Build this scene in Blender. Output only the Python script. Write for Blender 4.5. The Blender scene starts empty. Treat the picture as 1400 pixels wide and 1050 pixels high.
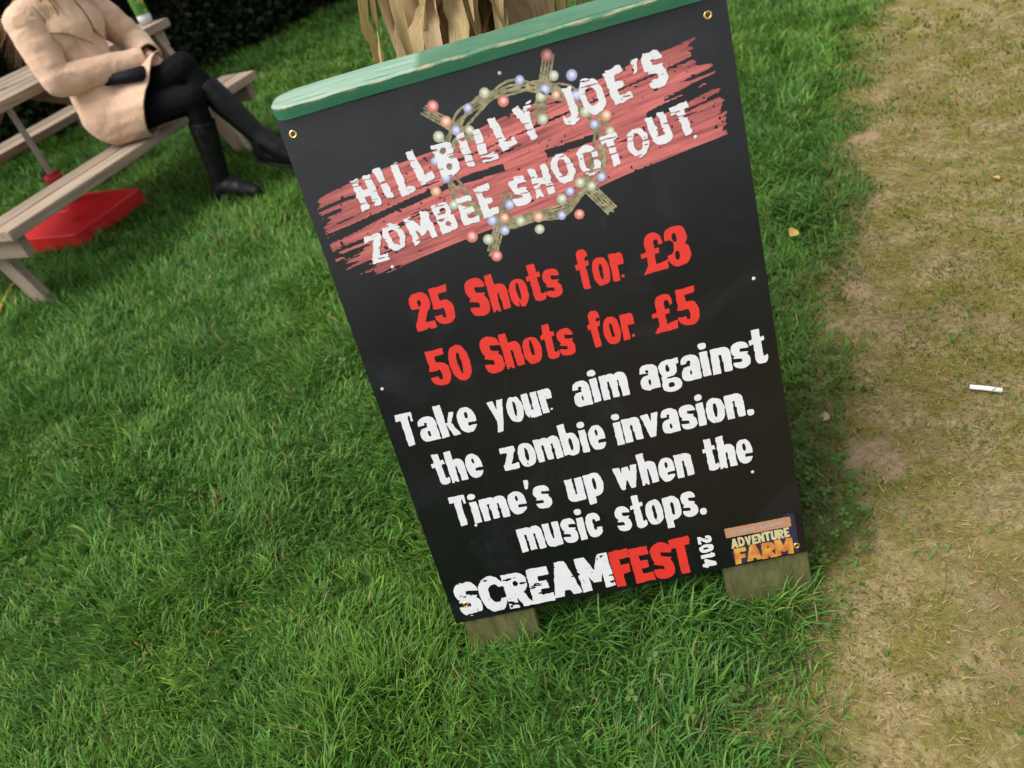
import bpy, bmesh, math, random
import numpy as np
from mathutils import Vector, Matrix
from mathutils.bvhtree import BVHTree

random.seed(7)
RNG = np.random.default_rng(11)
scene = bpy.context.scene
COL = scene.collection

# ------------------------------------------------------------------ camera
cam_data = bpy.data.cameras.new('camera')
cam = bpy.data.objects.new('camera', cam_data)
COL.objects.link(cam)
scene.camera = cam
CAM = np.array([0.0439, -0.9446, 1.342])
CR = np.array([[0.96636484, -0.2318166, -0.11135554],
               [-0.05253806, -0.60181522, 0.79690538],
               [-0.25175135, -0.76425094, -0.59375227]])      # columns: right, down, forward
m = Matrix.Identity(4)
for i in range(3):
    m[i][0] = CR[i, 0]; m[i][1] = -CR[i, 1]; m[i][2] = -CR[i, 2]; m[i][3] = CAM[i]
cam.matrix_world = m
cam_data.sensor_width = 36.0
cam_data.lens = 36.0 * 1070.0 / 1400.0
cam_data.clip_start = 0.05
cam_data.clip_end = 2000.0
cam_data.dof.use_dof = True
cam_data.dof.focus_distance = 1.45
cam_data.dof.aperture_fstop = 4.0

# ------------------------------------------------------------------ sky, sun, exposure
SUN_EL, SUN_AZ = math.radians(58), math.radians(-112)      # azimuth from +Y towards +X
world = bpy.data.worlds.new('World')
scene.world = world
world.use_nodes = True
wn, wl = world.node_tree.nodes, world.node_tree.links
sky = wn.new('ShaderNodeTexSky')
sky.sky_type = 'NISHITA'
sky.sun_disc = False
sky.sun_elevation = SUN_EL
sky.sun_rotation = SUN_AZ
sky.air_density = 1.0
sky.dust_density = 4.0
sky.ozone_density = 1.0
hsv = wn.new('ShaderNodeHueSaturation')
hsv.inputs['Saturation'].default_value = 0.18             # overcast: cloud-grey sky
wl.new(sky.outputs[0], hsv.inputs['Color'])
wl.new(hsv.outputs[0], wn['Background'].inputs['Color'])
wn['Background'].inputs['Strength'].default_value = 0.11
sun_d = bpy.data.lights.new('sun', 'SUN')
sun_d.energy = 1.1
sun_d.angle = math.radians(40)
sun_d.color = (1.0, 0.94, 0.84)
sun = bpy.data.objects.new('sun', sun_d)
COL.objects.link(sun)
sd = Vector((math.sin(SUN_AZ) * math.cos(SUN_EL), math.cos(SUN_AZ) * math.cos(SUN_EL), math.sin(SUN_EL)))
sun.rotation_euler = (-sd).to_track_quat('-Z', 'Y').to_euler()
sun.location = sd * 20
scene.view_settings.view_transform = 'Standard'
scene.view_settings.look = 'None'
scene.view_settings.exposure = 1.2
scene.view_settings.gamma = 1.0
scene.view_settings.use_curve_mapping = False

# ------------------------------------------------------------------ helpers
def tag(o, label=None, cat=None, group=None, kind=None):
    if label: o['label'] = label
    if cat: o['category'] = cat
    if group: o['group'] = group
    if kind: o['kind'] = kind
    return o

def empty(name, loc=(0, 0, 0), rz=0.0):
    o = bpy.data.objects.new(name, None)
    o.empty_display_size = 0.1
    o.location = loc
    o.rotation_euler = (0, 0, rz)
    COL.objects.link(o)
    return o

def link(name, me, mat, parent=None, smooth=False):
    o = bpy.data.objects.new(name, me)
    if mat is not None and len(me.materials) == 0:
        for mm in (mat if isinstance(mat, (list, tuple)) else [mat]):
            me.materials.append(mm)
    COL.objects.link(o)
    if parent: o.parent = parent
    if smooth: me.polygons.foreach_set('use_smooth', [True] * len(me.polygons))
    return o

def from_bm(name, bm, mat, parent=None, smooth=False):
    me = bpy.data.meshes.new(name)
    bm.normal_update()
    bm.to_mesh(me); bm.free()
    return link(name, me, mat, parent, smooth)

def from_np(name, V, F, mat, parent=None, col=None, uv=None, smooth=False):
    """V (n,3); F (m,k) equal-size faces, or a list of such arrays."""
    Fs = F if isinstance(F, list) else [F]
    me = bpy.data.meshes.new(name)
    nl = sum(f.size for f in Fs); nf = sum(len(f) for f in Fs)
    me.vertices.add(len(V)); me.vertices.foreach_set('co', np.asarray(V, np.float32).ravel())
    me.loops.add(nl); me.polygons.add(nf)
    me.loops.foreach_set('vertex_index', np.concatenate([f.ravel() for f in Fs]).astype(np.int32))
    starts, k = [], 0
    for f in Fs:
        starts.append(k + np.arange(len(f)) * f.shape[1]); k += f.size
    me.polygons.foreach_set('loop_start', np.concatenate(starts).astype(np.int32))
    if smooth: me.polygons.foreach_set('use_smooth', np.ones(nf, bool))
    me.update(calc_edges=True)
    if col is not None:
        a = me.attributes.new('col', 'FLOAT_COLOR', 'POINT')
        c4 = np.ones((len(V), 4), np.float32); c4[:, :3] = col
        a.data.foreach_set('color', c4.ravel())
    return link(name, me, mat, parent)

def box_bm(x0, y0, z0, x1, y1, z1, bev=0.0, seg=1):
    bm = bmesh.new()
    bmesh.ops.create_cube(bm, size=1)
    for v in bm.verts:
        v.co = Vector((x0 + (v.co.x + .5) * (x1 - x0), y0 + (v.co.y + .5) * (y1 - y0), z0 + (v.co.z + .5) * (z1 - z0)))
    if bev > 0:
        bmesh.ops.bevel(bm, geom=bm.edges[:], offset=bev, segments=seg, affect='EDGES')
    return bm

def oriented_box(p, q, w, h, upv=(0, 0, 1), bev=0.0):
    """beam from p to q, w across, h in the up direction"""
    p, q = Vector(p), Vector(q)
    d = (q - p); L = d.length; d.normalize()
    s = d.cross(Vector(upv)).normalized(); u = s.cross(d)
    bm = box_bm(0, -w / 2, -h / 2, L, w / 2, h / 2, bev)
    M = Matrix((( d.x, s.x, u.x, p.x), (d.y, s.y, u.y, p.y), (d.z, s.z, u.z, p.z), (0, 0, 0, 1)))
    bmesh.ops.transform(bm, matrix=M, verts=bm.verts)
    bmesh.ops.recalc_face_normals(bm, faces=bm.faces)
    return bm

def lathe_bm(prof, n=24, cx=0, cy=0):
    bm = bmesh.new()
    rings = []
    for r, z in prof:
        rings.append([bm.verts.new((cx + r * math.cos(2 * math.pi * i / n), cy + r * math.sin(2 * math.pi * i / n), z)) for i in range(n)])
    for a, b in zip(rings, rings[1:]):
        for i in range(n):
            bm.faces.new((a[i], a[(i + 1) % n], b[(i + 1) % n], b[i]))
    bm.faces.new(rings[0][::-1]); bm.faces.new(rings[-1])
    return bm

def tube_bm(pts, radii, n=8, bm=None):
    bm = bm or bmesh.new()
    pts = [Vector(p) for p in pts]
    if not isinstance(radii, (list, tuple)): radii = [radii] * len(pts)
    rings = []
    for i, p in enumerate(pts):
        d = (pts[min(i + 1, len(pts) - 1)] - pts[max(i - 1, 0)]).normalized()
        s = d.cross(Vector((0, 0, 1)))
        if s.length < 1e-3: s = Vector((1, 0, 0))
        s.normalize(); u = s.cross(d)
        rings.append([bm.verts.new(p + (s * math.cos(2 * math.pi * k / n) + u * math.sin(2 * math.pi * k / n)) * radii[i]) for k in range(n)])
    for a, b in zip(rings, rings[1:]):
        for i in range(n):
            bm.faces.new((a[i], a[(i + 1) % n], b[(i + 1) % n], b[i]))
    bm.faces.new(rings[0][::-1]); bm.faces.new(rings[-1])
    bmesh.ops.recalc_face_normals(bm, faces=bm.faces)
    return bm

# value noise -------------------------------------------------------------
def _hash(ix, iy, iz, seed):
    h = (ix.astype(np.int64) * 374761393 + iy.astype(np.int64) * 668265263 + iz.astype(np.int64) * 2147483647 + seed * 974711) & 0xffffffff
    h = ((h ^ (h >> 13)) * 1274126177) & 0xffffffff
    h = h ^ (h >> 16)
    return (h & 0xffff) / 65535.0

def vnoise(x, y, z=None, seed=0):
    x = np.asarray(x, float); y = np.asarray(y, float)
    z = np.zeros_like(x) if z is None else np.asarray(z, float)
    fx, fy, fz = np.floor(x), np.floor(y), np.floor(z)
    tx, ty, tz = [t * t * (3 - 2 * t) for t in (x - fx, y - fy, z - fz)]
    out = 0
    for dx in (0, 1):
        for dy in (0, 1):
            for dz in (0, 1):
                w = (tx if dx else 1 - tx) * (ty if dy else 1 - ty) * (tz if dz else 1 - tz)
                out = out + w * _hash(fx + dx, fy + dy, fz + dz, seed)
    return out          # 0..1

def fbm(x, y, z=None, seed=0, oct=3):
    s, a, t = 0, 1.0, 0
    for k in range(oct):
        s = s + a * vnoise(x * 2 ** k, y * 2 ** k, None if z is None else z * 2 ** k, seed + k * 17); t += a; a *= .5
    return s / t

# materials ---------------------------------------------------------------
class N:
    """tiny node-tree helper"""
    def __init__(s, name):
        s.m = bpy.data.materials.new(name); s.m.use_nodes = True
        s.t = s.m.node_tree; s.n = s.t.nodes; s.l = s.t.links
        s.b = s.n['Principled BSDF']
    def add(s, typ, **kw):
        nd = s.n.new(typ)
        for k, v in kw.items():
            if k in nd.inputs: nd.inputs[k].default_value = v
            else: setattr(nd, k, v)
        return nd
    def put(s, out, inp): s.l.new(out, inp)
    def noise(s, scale, coord=None, detail=4, rough=.6, stretch=None, dist=0.0):
        c = coord or s.add('ShaderNodeTexCoord').outputs['Object']
        if stretch:
            mp = s.add('ShaderNodeMapping'); mp.inputs['Scale'].default_value = stretch
            s.put(c, mp.inputs[0]); c = mp.outputs[0]
        nd = s.add('ShaderNodeTexNoise'); nd.inputs['Scale'].default_value = scale
        nd.inputs['Detail'].default_value = detail; nd.inputs['Roughness'].default_value = rough
        nd.inputs['Distortion'].default_value = dist
        s.put(c, nd.inputs['Vector']); return nd.outputs['Fac']
    def ramp(s, fac, stops):
        r = s.add('ShaderNodeValToRGB'); el = r.color_ramp.elements
        while len(el) < len(stops): el.new(0.5)
        for e_, (p, c) in zip(el, stops):
            e_.position = p; e_.color = (c, c, c, 1) if isinstance(c, (int, float)) else (*c, 1)
        s.put(fac, r.inputs[0]); return r.outputs[0]
    def mix(s, fac, a, b, mode='MIX'):
        x = s.add('ShaderNodeMix', data_type='RGBA', blend_type=mode)
        for sock, v in ((x.inputs[0], fac), (x.inputs[6], a), (x.inputs[7], b)):
            if isinstance(v, (int, float)): sock.default_value = v
            elif isinstance(v, tuple): sock.default_value = (*v, 1)
            else: s.put(v, sock)
        return x.outputs[2]
    def base(s, v):
        if isinstance(v, tuple): s.b.inputs['Base Color'].default_value = (*v, 1)
        else: s.put(v, s.b.inputs['Base Color'])
    def rough(s, v):
        if isinstance(v, (int, float)): s.b.inputs['Roughness'].default_value = v
        else: s.put(v, s.b.inputs['Roughness'])
    def bump(s, h, strength=.3, dist=.002):
        bn = s.add('ShaderNodeBump'); bn.inputs['Strength'].default_value = strength
        bn.inputs['Distance'].default_value = dist
        s.put(h, bn.inputs['Height']); s.put(bn.outputs[0], s.b.inputs['Normal'])
    def spec(s, v): s.b.inputs['Specular IOR Level'].default_value = v

def mat_plain(name, col, rough=.6, spec=.5, var=.15, scale=30, bump=.15, bdist=.001, metallic=0):
    k = N(name)
    nz = k.noise(scale)
    lo = tuple(c * (1 - var) for c in col); hi = tuple(min(1, c * (1 + var)) for c in col)
    k.base(k.ramp(nz, [(.3, lo), (.7, hi)]))
    k.rough(rough); k.spec(spec)
    k.b.inputs['Metallic'].default_value = metallic
    if bump: k.bump(nz, bump, bdist)
    return k.m

def mat_leafy(name, trans=.35, rough=.5, spec=.3):
    """vertex-coloured leaf: diffuse + translucent"""
    k = N(name)
    a = k.add('ShaderNodeAttribute', attribute_name='col')
    k.base(a.outputs['Color']); k.rough(rough); k.spec(spec)
    tr = k.add('ShaderNodeBsdfTranslucent'); k.put(a.outputs['Color'], tr.inputs[0])
    mx = k.add('ShaderNodeMixShader'); mx.inputs[0].default_value = trans
    k.put(k.b.outputs[0], mx.inputs[1]); k.put(tr.outputs[0], mx.inputs[2])
    k.put(mx.outputs[0], k.n['Material Output'].inputs[0])
    return k.m

def mat_wood(name, c0, c1, c2, axis=1, rough=.8, scale=1.0):
    """weathered timber, grain along the given object axis, different on every board"""
    k = N(name)
    tc = k.add('ShaderNodeTexCoord'); oi = k.add('ShaderNodeObjectInfo')
    ad = k.add('ShaderNodeVectorMath', operation='ADD')
    sc = k.add('ShaderNodeVectorMath', operation='SCALE'); sc.inputs['Scale'].default_value = 7.0
    cb = k.add('ShaderNodeCombineXYZ')
    for i in range(3): k.put(oi.outputs['Random'], cb.inputs[i])
    k.put(cb.outputs[0], sc.inputs[0]); k.put(tc.outputs['Object'], ad.inputs[0]); k.put(sc.outputs[0], ad.inputs[1])
    st = [60 * scale] * 3; st[axis] = 3 * scale
    g = k.noise(1.0, ad.outputs[0], 5, .65, tuple(st), .4)
    st2 = [9 * scale] * 3; st2[axis] = 2 * scale
    g2 = k.noise(1.0, ad.outputs[0], 3, .5, tuple(st2))
    c = k.ramp(g, [(.25, c0), (.5, c1), (.75, c2)])
    c = k.mix(.55, c, k.ramp(g2, [(.3, tuple(v * .55 for v in c1)), (.7, tuple(min(1, v * 1.3) for v in c1))]), 'MULTIPLY')
    c = k.mix(1.0, c, (1.9, 1.9, 1.9), 'MULTIPLY')
    tint = k.ramp(oi.outputs['Random'], [(0, (.82, .82, .82)), (1, (1.1, 1.08, 1.05))])
    c = k.mix(1.0, c, tint, 'MULTIPLY')
    k.base(c); k.rough(rough); k.spec(.25)
    k.bump(g, .5, .0025)
    return k.m

# ------------------------------------------------------------------ ground
PB = np.array([(-6, -1.2), (-2.0, -.5), (-1.0, -.12), (-.335, .225), (-.157, .345), (.067, .428), (.371, .50), (.742, .68),
               (1.3, .9), (2.065, 1.278), (3.267, 1.89), (6, 3.2), (12, 6.2), (40, 20)])   # (y, x) worn strip's left edge

def path_sd(x, y):
    """metres inside the worn strip (negative on the lawn), with a ragged edge"""
    xb = np.interp(y, PB[:, 0], PB[:, 1])
    rag = (fbm(x * 5, y * 5, seed=3) - .5) * .34 + (fbm(x * 18, y * 18, seed=5) - .5) * .12
    left = (x - xb) * .9 + rag
    right = (xb + 3.4 - x) * .9 + rag
    return np.minimum(left, right)

def ground_z(x, y):
    return (fbm(x * 1.6, y * 1.6, seed=21) - .5) * .035 + (fbm(x * 7, y * 7, seed=22) - .5) * .012

BARE = [(.572, .285, .066), (.515, .115, .022), (.80, .90, .030), (1.20, 1.85, .05)]

def bare_amt(x, y):
    b = np.zeros_like(x)
    wob = (fbm(x * 20, y * 20, seed=9) - .5) * .085 + (fbm(x * 60, y * 60, seed=10) - .5) * .03
    for bx, by, r in BARE:
        d = np.hypot(x - bx, (y - by) * 1.15) + wob
        b = np.maximum(b, np.clip((r - d) / .016 + .5, 0, 1))
    return b

def axis_coords(lo, hi, step, far):
    mid = np.arange(lo, hi + 1e-6, step)
    g = step * 1.35 ** np.arange(1, 40); g = np.cumsum(g); g = g[g < far]
    return np.concatenate([lo - g[::-1], mid, hi + g])

gx, gy = axis_coords(-2.4, 2.8, .025, 400), axis_coords(-1.0, 4.0, .025, 400)
GX, GY = np.meshgrid(gx, gy)
gv = np.stack([GX, GY, ground_z(GX, GY)], -1).reshape(-1, 3)
nx, ny = len(gx), len(gy)
ii = (np.arange(ny - 1)[:, None] * nx + np.arange(nx - 1)[None]).ravel()
gf = np.stack([ii, ii + 1, ii + nx + 1, ii + nx], 1)
psd = path_sd(gv[:, 0], gv[:, 1])
gcol = np.stack([np.clip(psd / .22 + .55, 0, 1), bare_amt(gv[:, 0], gv[:, 1]), np.zeros(len(gv))], 1)

k = N('ground_soil')
at = k.add('ShaderNodeAttribute', attribute_name='col')
sp = k.add('ShaderNodeSeparateColor'); k.put(at.outputs['Color'], sp.inputs[0])
geo = k.add('ShaderNodeTexCoord').outputs['Object']
n1 = k.noise(7, geo, 5, .65); n2 = k.noise(60, geo, 4, .7); n3 = k.noise(2.2, geo, 4, .6); n4 = k.noise(220, geo, 3, .7)
lawn = k.ramp(n2, [(.3, (.022, .052, .010)), (.7, (.060, .120, .022))])
straw = k.ramp(n2, [(.25, (.130, .098, .046)), (.5, (.245, .190, .094)), (.75, (.37, .305, .175))])
olive = k.ramp(n2, [(.25, (.098, .086, .019)), (.75, (.21, .18, .046))])
dry = k.mix(k.ramp(n1, [(.42, 0), (.60, 1)]), olive, straw)
dry = k.mix(k.ramp(n3, [(.55, 0), (.75, .6)]), dry, (.15, .105, .062))
c = k.mix(sp.outputs[0], lawn, dry)
c = k.mix(sp.outputs[1], c, k.ramp(n2, [(.25, (.21, .145, .085)), (.75, (.34, .245, .155))]))
k.base(c); k.rough(.95); k.spec(.1)
k.bump(k.mix(.5, n2, n4), .7, .012)
ground = from_np('ground', gv, gf, k.m, col=gcol, smooth=True)
tag(ground, kind='structure')

# ------------------------------------------------------------------ grass
def in_view(x, y, margin):
    P = np.stack([x, y, np.full_like(x, .04)], 1) - CAM
    q = P @ CR
    z = np.maximum(q[:, 2], 1e-3)
    u, v = q[:, 0] / z * 1070, q[:, 1] / z * 1070
    return (q[:, 2] > .05) & (np.abs(u) < 700 + margin) & (v < 525 + margin) & (v > -525 - margin)

def make_blades(x, y, z0, L, wid, ang, phi0, phi1, col, nseg):
    n = len(x)
    nv = 2 * nseg + 1
    V = np.zeros((n, nv, 3)); Cc = np.zeros((n, nv, 3))
    dx, dy = np.cos(ang), np.sin(ang)
    tw = ang + np.pi / 2 + RNG.normal(0, .6, n)
    sx, sy = np.cos(tw), np.sin(tw)
    px = np.zeros(n); pz = np.zeros(n)
    for i in range(nseg + 1):
        t = i / nseg
        if i:
            ph = np.minimum(phi0 + phi1 * (t - .5 / nseg), 2.2)
            px = px + np.sin(ph) * L / nseg; pz = pz + np.cos(ph) * L / nseg
        cx, cy, cz = x + dx * px, y + dy * px, np.maximum(z0 + pz, z0 + .001 * i)
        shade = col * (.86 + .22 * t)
        if i < nseg:
            w = wid * (1 - .55 * t ** 2) * .5
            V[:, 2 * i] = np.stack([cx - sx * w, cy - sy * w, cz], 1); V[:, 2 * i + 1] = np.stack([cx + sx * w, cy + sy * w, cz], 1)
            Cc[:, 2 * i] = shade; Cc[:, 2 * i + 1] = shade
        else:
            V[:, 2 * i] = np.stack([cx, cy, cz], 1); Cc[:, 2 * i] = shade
    base = (np.arange(n) * nv)[:, None]
    Q = [base + np.array([[2 * i, 2 * i + 1, 2 * i + 3, 2 * i + 2]]) for i in range(nseg - 1)]
    T = base + np.array([[2 * nseg - 2, 2 * nseg - 1, 2 * nseg]])
    return V.reshape(-1, 3), Cc.reshape(-1, 3), (np.concatenate(Q) if Q else np.zeros((0, 4), int)), T

def merge_blades(parts):
    Vs, Cs, Qs, Ts, o = [], [], [], [], 0
    for V, Cc, Q, T in parts:
        Vs.append(V); Cs.append(Cc); Qs.append(Q + o); Ts.append(T + o); o += len(V)
    return np.concatenate(Vs), np.concatenate(Cs), [np.concatenate(Qs), np.concatenate(Ts)]

PAL = np.array([(.082, .205, .024), (.116, .245, .032), (.056, .155, .025), (.160, .260, .046), (.068, .178, .044), (.30, .23, .10), (.18, .17, .05)])
PALW = np.array([.33, .25, .19, .11, .10, .006, .014])

def keep_out(x, y):
    """no blades through the parasol base"""
    dx, dy = x - OB[0], y - OB[1]
    al = dx * EB[0] + dy * EB[1]; pe = dx * QB[0] + dy * QB[1]
    return ~((np.abs(al + .05) < .26) & (np.abs(pe) < .26))

TH = 1.164
OB = (-2.538, 3.269); EB = (math.cos(TH), math.sin(TH)); QB = (EB[1], -EB[0])

def lawn_zone(x0, x1, y0, y1, dens, dmin, dmax, L0, w0, nseg, margin):
    n = int((x1 - x0) * (y1 - y0) * dens)
    x = RNG.uniform(x0, x1, n); y = RNG.uniform(y0, y1, n)
    d = np.sqrt((x - CAM[0]) ** 2 + (y - CAM[1]) ** 2 + CAM[2] ** 2)
    ok = (d >= dmin) & (d < dmax)
    x, y = x[ok], y[ok]
    iv = in_view(x, y, margin) | (in_view(x, y, margin + 520) & (RNG.uniform(0, 1, len(x)) < .45))
    sd_ = path_sd(x, y)
    # blades thin out over the edge of the worn strip
    pk = np.clip(.42 - sd_ / .26, 0, 1) ** 1.3 + .035 * (sd_ > 0) * (sd_ < .8)
    patch = fbm(x * 9, y * 9, seed=31)
    ok = iv & (RNG.uniform(0, 1, len(x)) < pk * np.clip(.35 + 1.3 * patch, .3, 1)) & keep_out(x, y) & (bare_amt(x, y) < .4)
    x, y, sd_ = x[ok], y[ok], sd_[ok]
    n = len(x)
    tuft = np.clip(.5 + 1.25 * (fbm(x * 5, y * 5, seed=41) - .5) + .5 * (fbm(x * 16, y * 16, seed=42) - .5), .05, 1)
    L = L0 * (.42 + .98 * tuft) * RNG.uniform(.55, 1.3, n) * np.clip(1 + np.minimum(0, -sd_ - .18) * 2.2, .45, 1)
    flow = fbm(x * 2.2, y * 2.2, seed=51) * 4 * np.pi + fbm(x * 9, y * 9, seed=52) * 2 * np.pi
    ang = flow + RNG.normal(0, 1.05, n)
    phi0 = np.abs(RNG.normal(.28, .26, n)); phi1 = RNG.uniform(.3, 1.7, n)
    ci = RNG.choice(len(PAL), n, p=PALW / PALW.sum())
    dryp = fbm(x * 3.3, y * 3.3, seed=61)
    edge = np.clip(1 + sd_ / .35, 0, 1)
    swap = RNG.uniform(0, 1, n) < np.clip((dryp - .60) * .4, 0, .2) + .14 * edge ** 2
    ci[swap] = RNG.choice([5, 6, 3], swap.sum(), p=[.25, .35, .40])
    col = PAL[ci] * RNG.uniform(.75, 1.25, n)[:, None]
    hue = fbm(x * 1.3, y * 1.3, seed=71) - .5
    hue2 = fbm(x * 7, y * 7, seed=72) - .5
    col = col * np.stack([1 + .5 * hue + .5 * hue2, 1 + .25 * hue + .35 * hue2, 1 - .3 * hue + .3 * hue2], 1)
    near_sign = (np.abs(x) < .34) & (y > -.06) & (y < .05)
    L = np.where(near_sign, L * 1.45, L)
    wid = w0 * RNG.uniform(.6, 1.3, n) * np.where(RNG.uniform(0, 1, n) < .10, 1.8, 1.0)
    return make_blades(x, y, ground_z(x, y) - .004, L, wid, ang, phi0, phi1, col, nseg)

parts = [lawn_zone(-2.6, 1.6, -1.7, 2.2, 30000, 0, 2.25, .062, .0033, 3, 260),
         lawn_zone(-3.9, 3.2, -1.6, 4.2, 17000, 2.25, 3.6, .066, .0040, 3, 260),
         lawn_zone(-6.8, 4.6, -1, 6.6, 7000, 3.6, 6.0, .070, .0062, 2, 260),
         lawn_zone(-11, 7, 0, 14, 2300, 6.0, 11.5, .075, .0105, 2, 300)]
V, Cc, F = merge_blades(parts)
M_GRASS = mat_leafy('grass_blade', .30, .55, .25)
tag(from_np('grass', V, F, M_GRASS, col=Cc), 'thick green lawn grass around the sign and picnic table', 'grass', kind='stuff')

# short dry straw and moss-green stubble on the worn strip
def stubble(x0, x1, y0, y1, dens, dmin, dmax, L0, w0, margin):
    n = int((x1 - x0) * (y1 - y0) * dens)
    x = RNG.uniform(x0, x1, n); y = RNG.uniform(y0, y1, n)
    d = np.sqrt((x - CAM[0]) ** 2 + (y - CAM[1]) ** 2 + CAM[2] ** 2)
    sd_ = path_sd(x, y)
    ok = (d >= dmin) & (d < dmax) & in_view(x, y, margin) & (sd_ > -.08 - .12 * RNG.uniform(0, 1, n)) & (bare_amt(x, y) < RNG.uniform(.1, 1.6, n))
    x, y = x[ok], y[ok]
    cl = fbm(x * 4, y * 4, seed=81); cl2 = fbm(x * 13, y * 13, seed=82)
    ok = RNG.uniform(0, 1, len(x)) < .25 + cl2 * .9
    x, y, cl, cl2 = x[ok], y[ok], cl[ok], cl2[ok]; n = len(x)
    green = np.clip((.55 * cl + .45 * cl2 - .44) * 5, 0, 1) > RNG.uniform(0, 1, n)
    pal = np.array([(.235, .19, .098), (.19, .15, .075), (.29, .245, .145), (.17, .15, .05)])[RNG.choice(4, n, p=[.36, .32, .08, .24])]
    pg = np.array([(.13, .135, .025), (.17, .155, .035), (.085, .115, .024), (.07, .12, .03)])[RNG.choice(4, n, p=[.36, .36, .18, .10])]
    col = np.where(green[:, None], pg, pal) * RNG.uniform(.85, 1.5, n)[:, None] * np.array([1.05, 1, .92])
    L = L0 * RNG.uniform(.35, 1.4, n) * np.where(green, .7, 1.0)
    ang = fbm(x * 2.2, y * 2.2, seed=91) * 8 + RNG.normal(0, 1.1, n)
    phi0 = np.where(green, RNG.uniform(.3, 1.1, n), RNG.uniform(.9, 1.5, n)); phi1 = RNG.uniform(.0, .5, n)
    return make_blades(x, y, ground_z(x, y) + .0005, L, w0 * RNG.uniform(.6, 1.4, n), ang, phi0, phi1, col, 2)

parts = [stubble(-.4, 2.4, -1.0, 2.2, 30000, 0, 2.6, .017, .0022, 260),
         stubble(.2, 4.6, .4, 4.4, 14000, 2.6, 4.2, .021, .0032, 260),
         stubble(.8, 7, 1.5, 9, 2600, 4.2, 8.0, .036, .0065, 260)]
V, Cc, F = merge_blades(parts)
tag(from_np('dry_grass', V, F, mat_leafy('dry_grass_blade', .15, .8, .1), col=Cc), 'flattened straw-coloured grass on the worn strip', 'dry grass', kind='stuff')

# clover and broad little weeds crowding the lawn edge beside the sign
def clover(n, fx, fy, size, col0):
    Vs, Cs, Fs = [], [], []
    o = 0
    for i in range(n):
        x, y = fx(), fy()
        h = random.uniform(.018, .055); z = float(ground_z(np.array(x), np.array(y))) + h
        a0 = random.uniform(0, 6.28); tilt = Vector((random.gauss(0, .35), random.gauss(0, .35), 1)).normalized()
        rot = Vector((0, 0, 1)).rotation_difference(tilt).to_matrix()
        s = size * random.uniform(.6, 1.3); shade = random.uniform(.65, 1.3); yl = random.uniform(.8, 1.5)
        for j in range(3):
            a = a0 + j * 2.094
            ca, sa = math.cos(a), math.sin(a)
            loc = [(0, 0), (.55, -.42), (1.0, -.36), (1.06, 0), (1.0, .36), (.55, .42)]
            vs = []
            for (u, v) in loc:
                p = rot @ Vector(((u * ca - v * sa) * s, (u * sa + v * ca) * s, (-.18 * abs(v) + .08 * u) * s * 2))
                vs.append((x + p.x, y + p.y, z + p.z))
            Vs += vs; Cs += [[col0[0] * shade * yl, col0[1] * shade, col0[2] * shade]] * 6
            Fs.append([o + q for q in range(6)]); o += 6
        # stalk
        Vs += [(x - .0007, y, z - h), (x + .0007, y, z - h), (x, y, z)]; Cs += [[.06, .1, .03]] * 3
        Fs.append([o, o + 1, o + 2, o + 2, o + 1, o]) if False else None
        o += 3
    return np.array(Vs), np.array(Cs), np.array(Fs)

def edge_xy():
    y = random.uniform(.02, 1.5)
    xb = float(np.interp(y, PB[:, 0], PB[:, 1]))
    lo = .32 if y < .6 else xb - .5
    return random.uniform(lo, xb + .05) if xb + .05 > lo else xb, y
_p = [edge_xy() for _ in range(1100)]
_p = [p for p in _p if bare_amt(np.array(p[0]), np.array(p[1])) < .2 and fbm(np.array(p[0] * 7), np.array(p[1] * 7), seed=33) > .42]
_it = iter(_p); _cur = [None]
def _fx(): _cur[0] = next(_it); return _cur[0][0]
def _fy(): return _cur[0][1]
for _ in range(1500):                                   # a few loose patches out on the lawn too
    cx_, cy_ = random.uniform(-1.9, .3), random.uniform(-.5, 2.6)
    if float(fbm(np.array(cx_ * 2.6), np.array(cy_ * 2.6), seed=34)) > .60 and not (abs(cx_) < .36 and -.03 < cy_ < .6): _p.append((cx_, cy_))
_it = iter(_p)
V, Cc, F = clover(len(_p), _fx, _fy, .0105, (.062, .130, .022))
tag(from_np('clover', V, F, M_GRASS, col=Cc), 'low clover leaves along the lawn edge beside the sign', 'clover', kind='stuff')

# ------------------------------------------------------------------ the sign (A-board)
LEAN = math.radians(15.469)
BW, BH, BZ = .682, .975, .10
SL, CL = math.sin(LEAN), math.cos(LEAN)

def bp(u, v, w=0.0):
    """board coordinates (m from the panel's lower left corner, w out of the face) -> world"""
    return (-BW / 2 + u, v * SL - w * CL, BZ + v * CL + w * SL)

def bp_np(u, v, w):
    return np.stack([-BW / 2 + u, v * SL - w * CL, BZ + v * CL + w * SL], -1)

sign = empty('sandwich_board', (0, 0, 0))
tag(sign, 'black printed sandwich board sign with a worn green top rail standing on the grass', 'sign')

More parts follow.
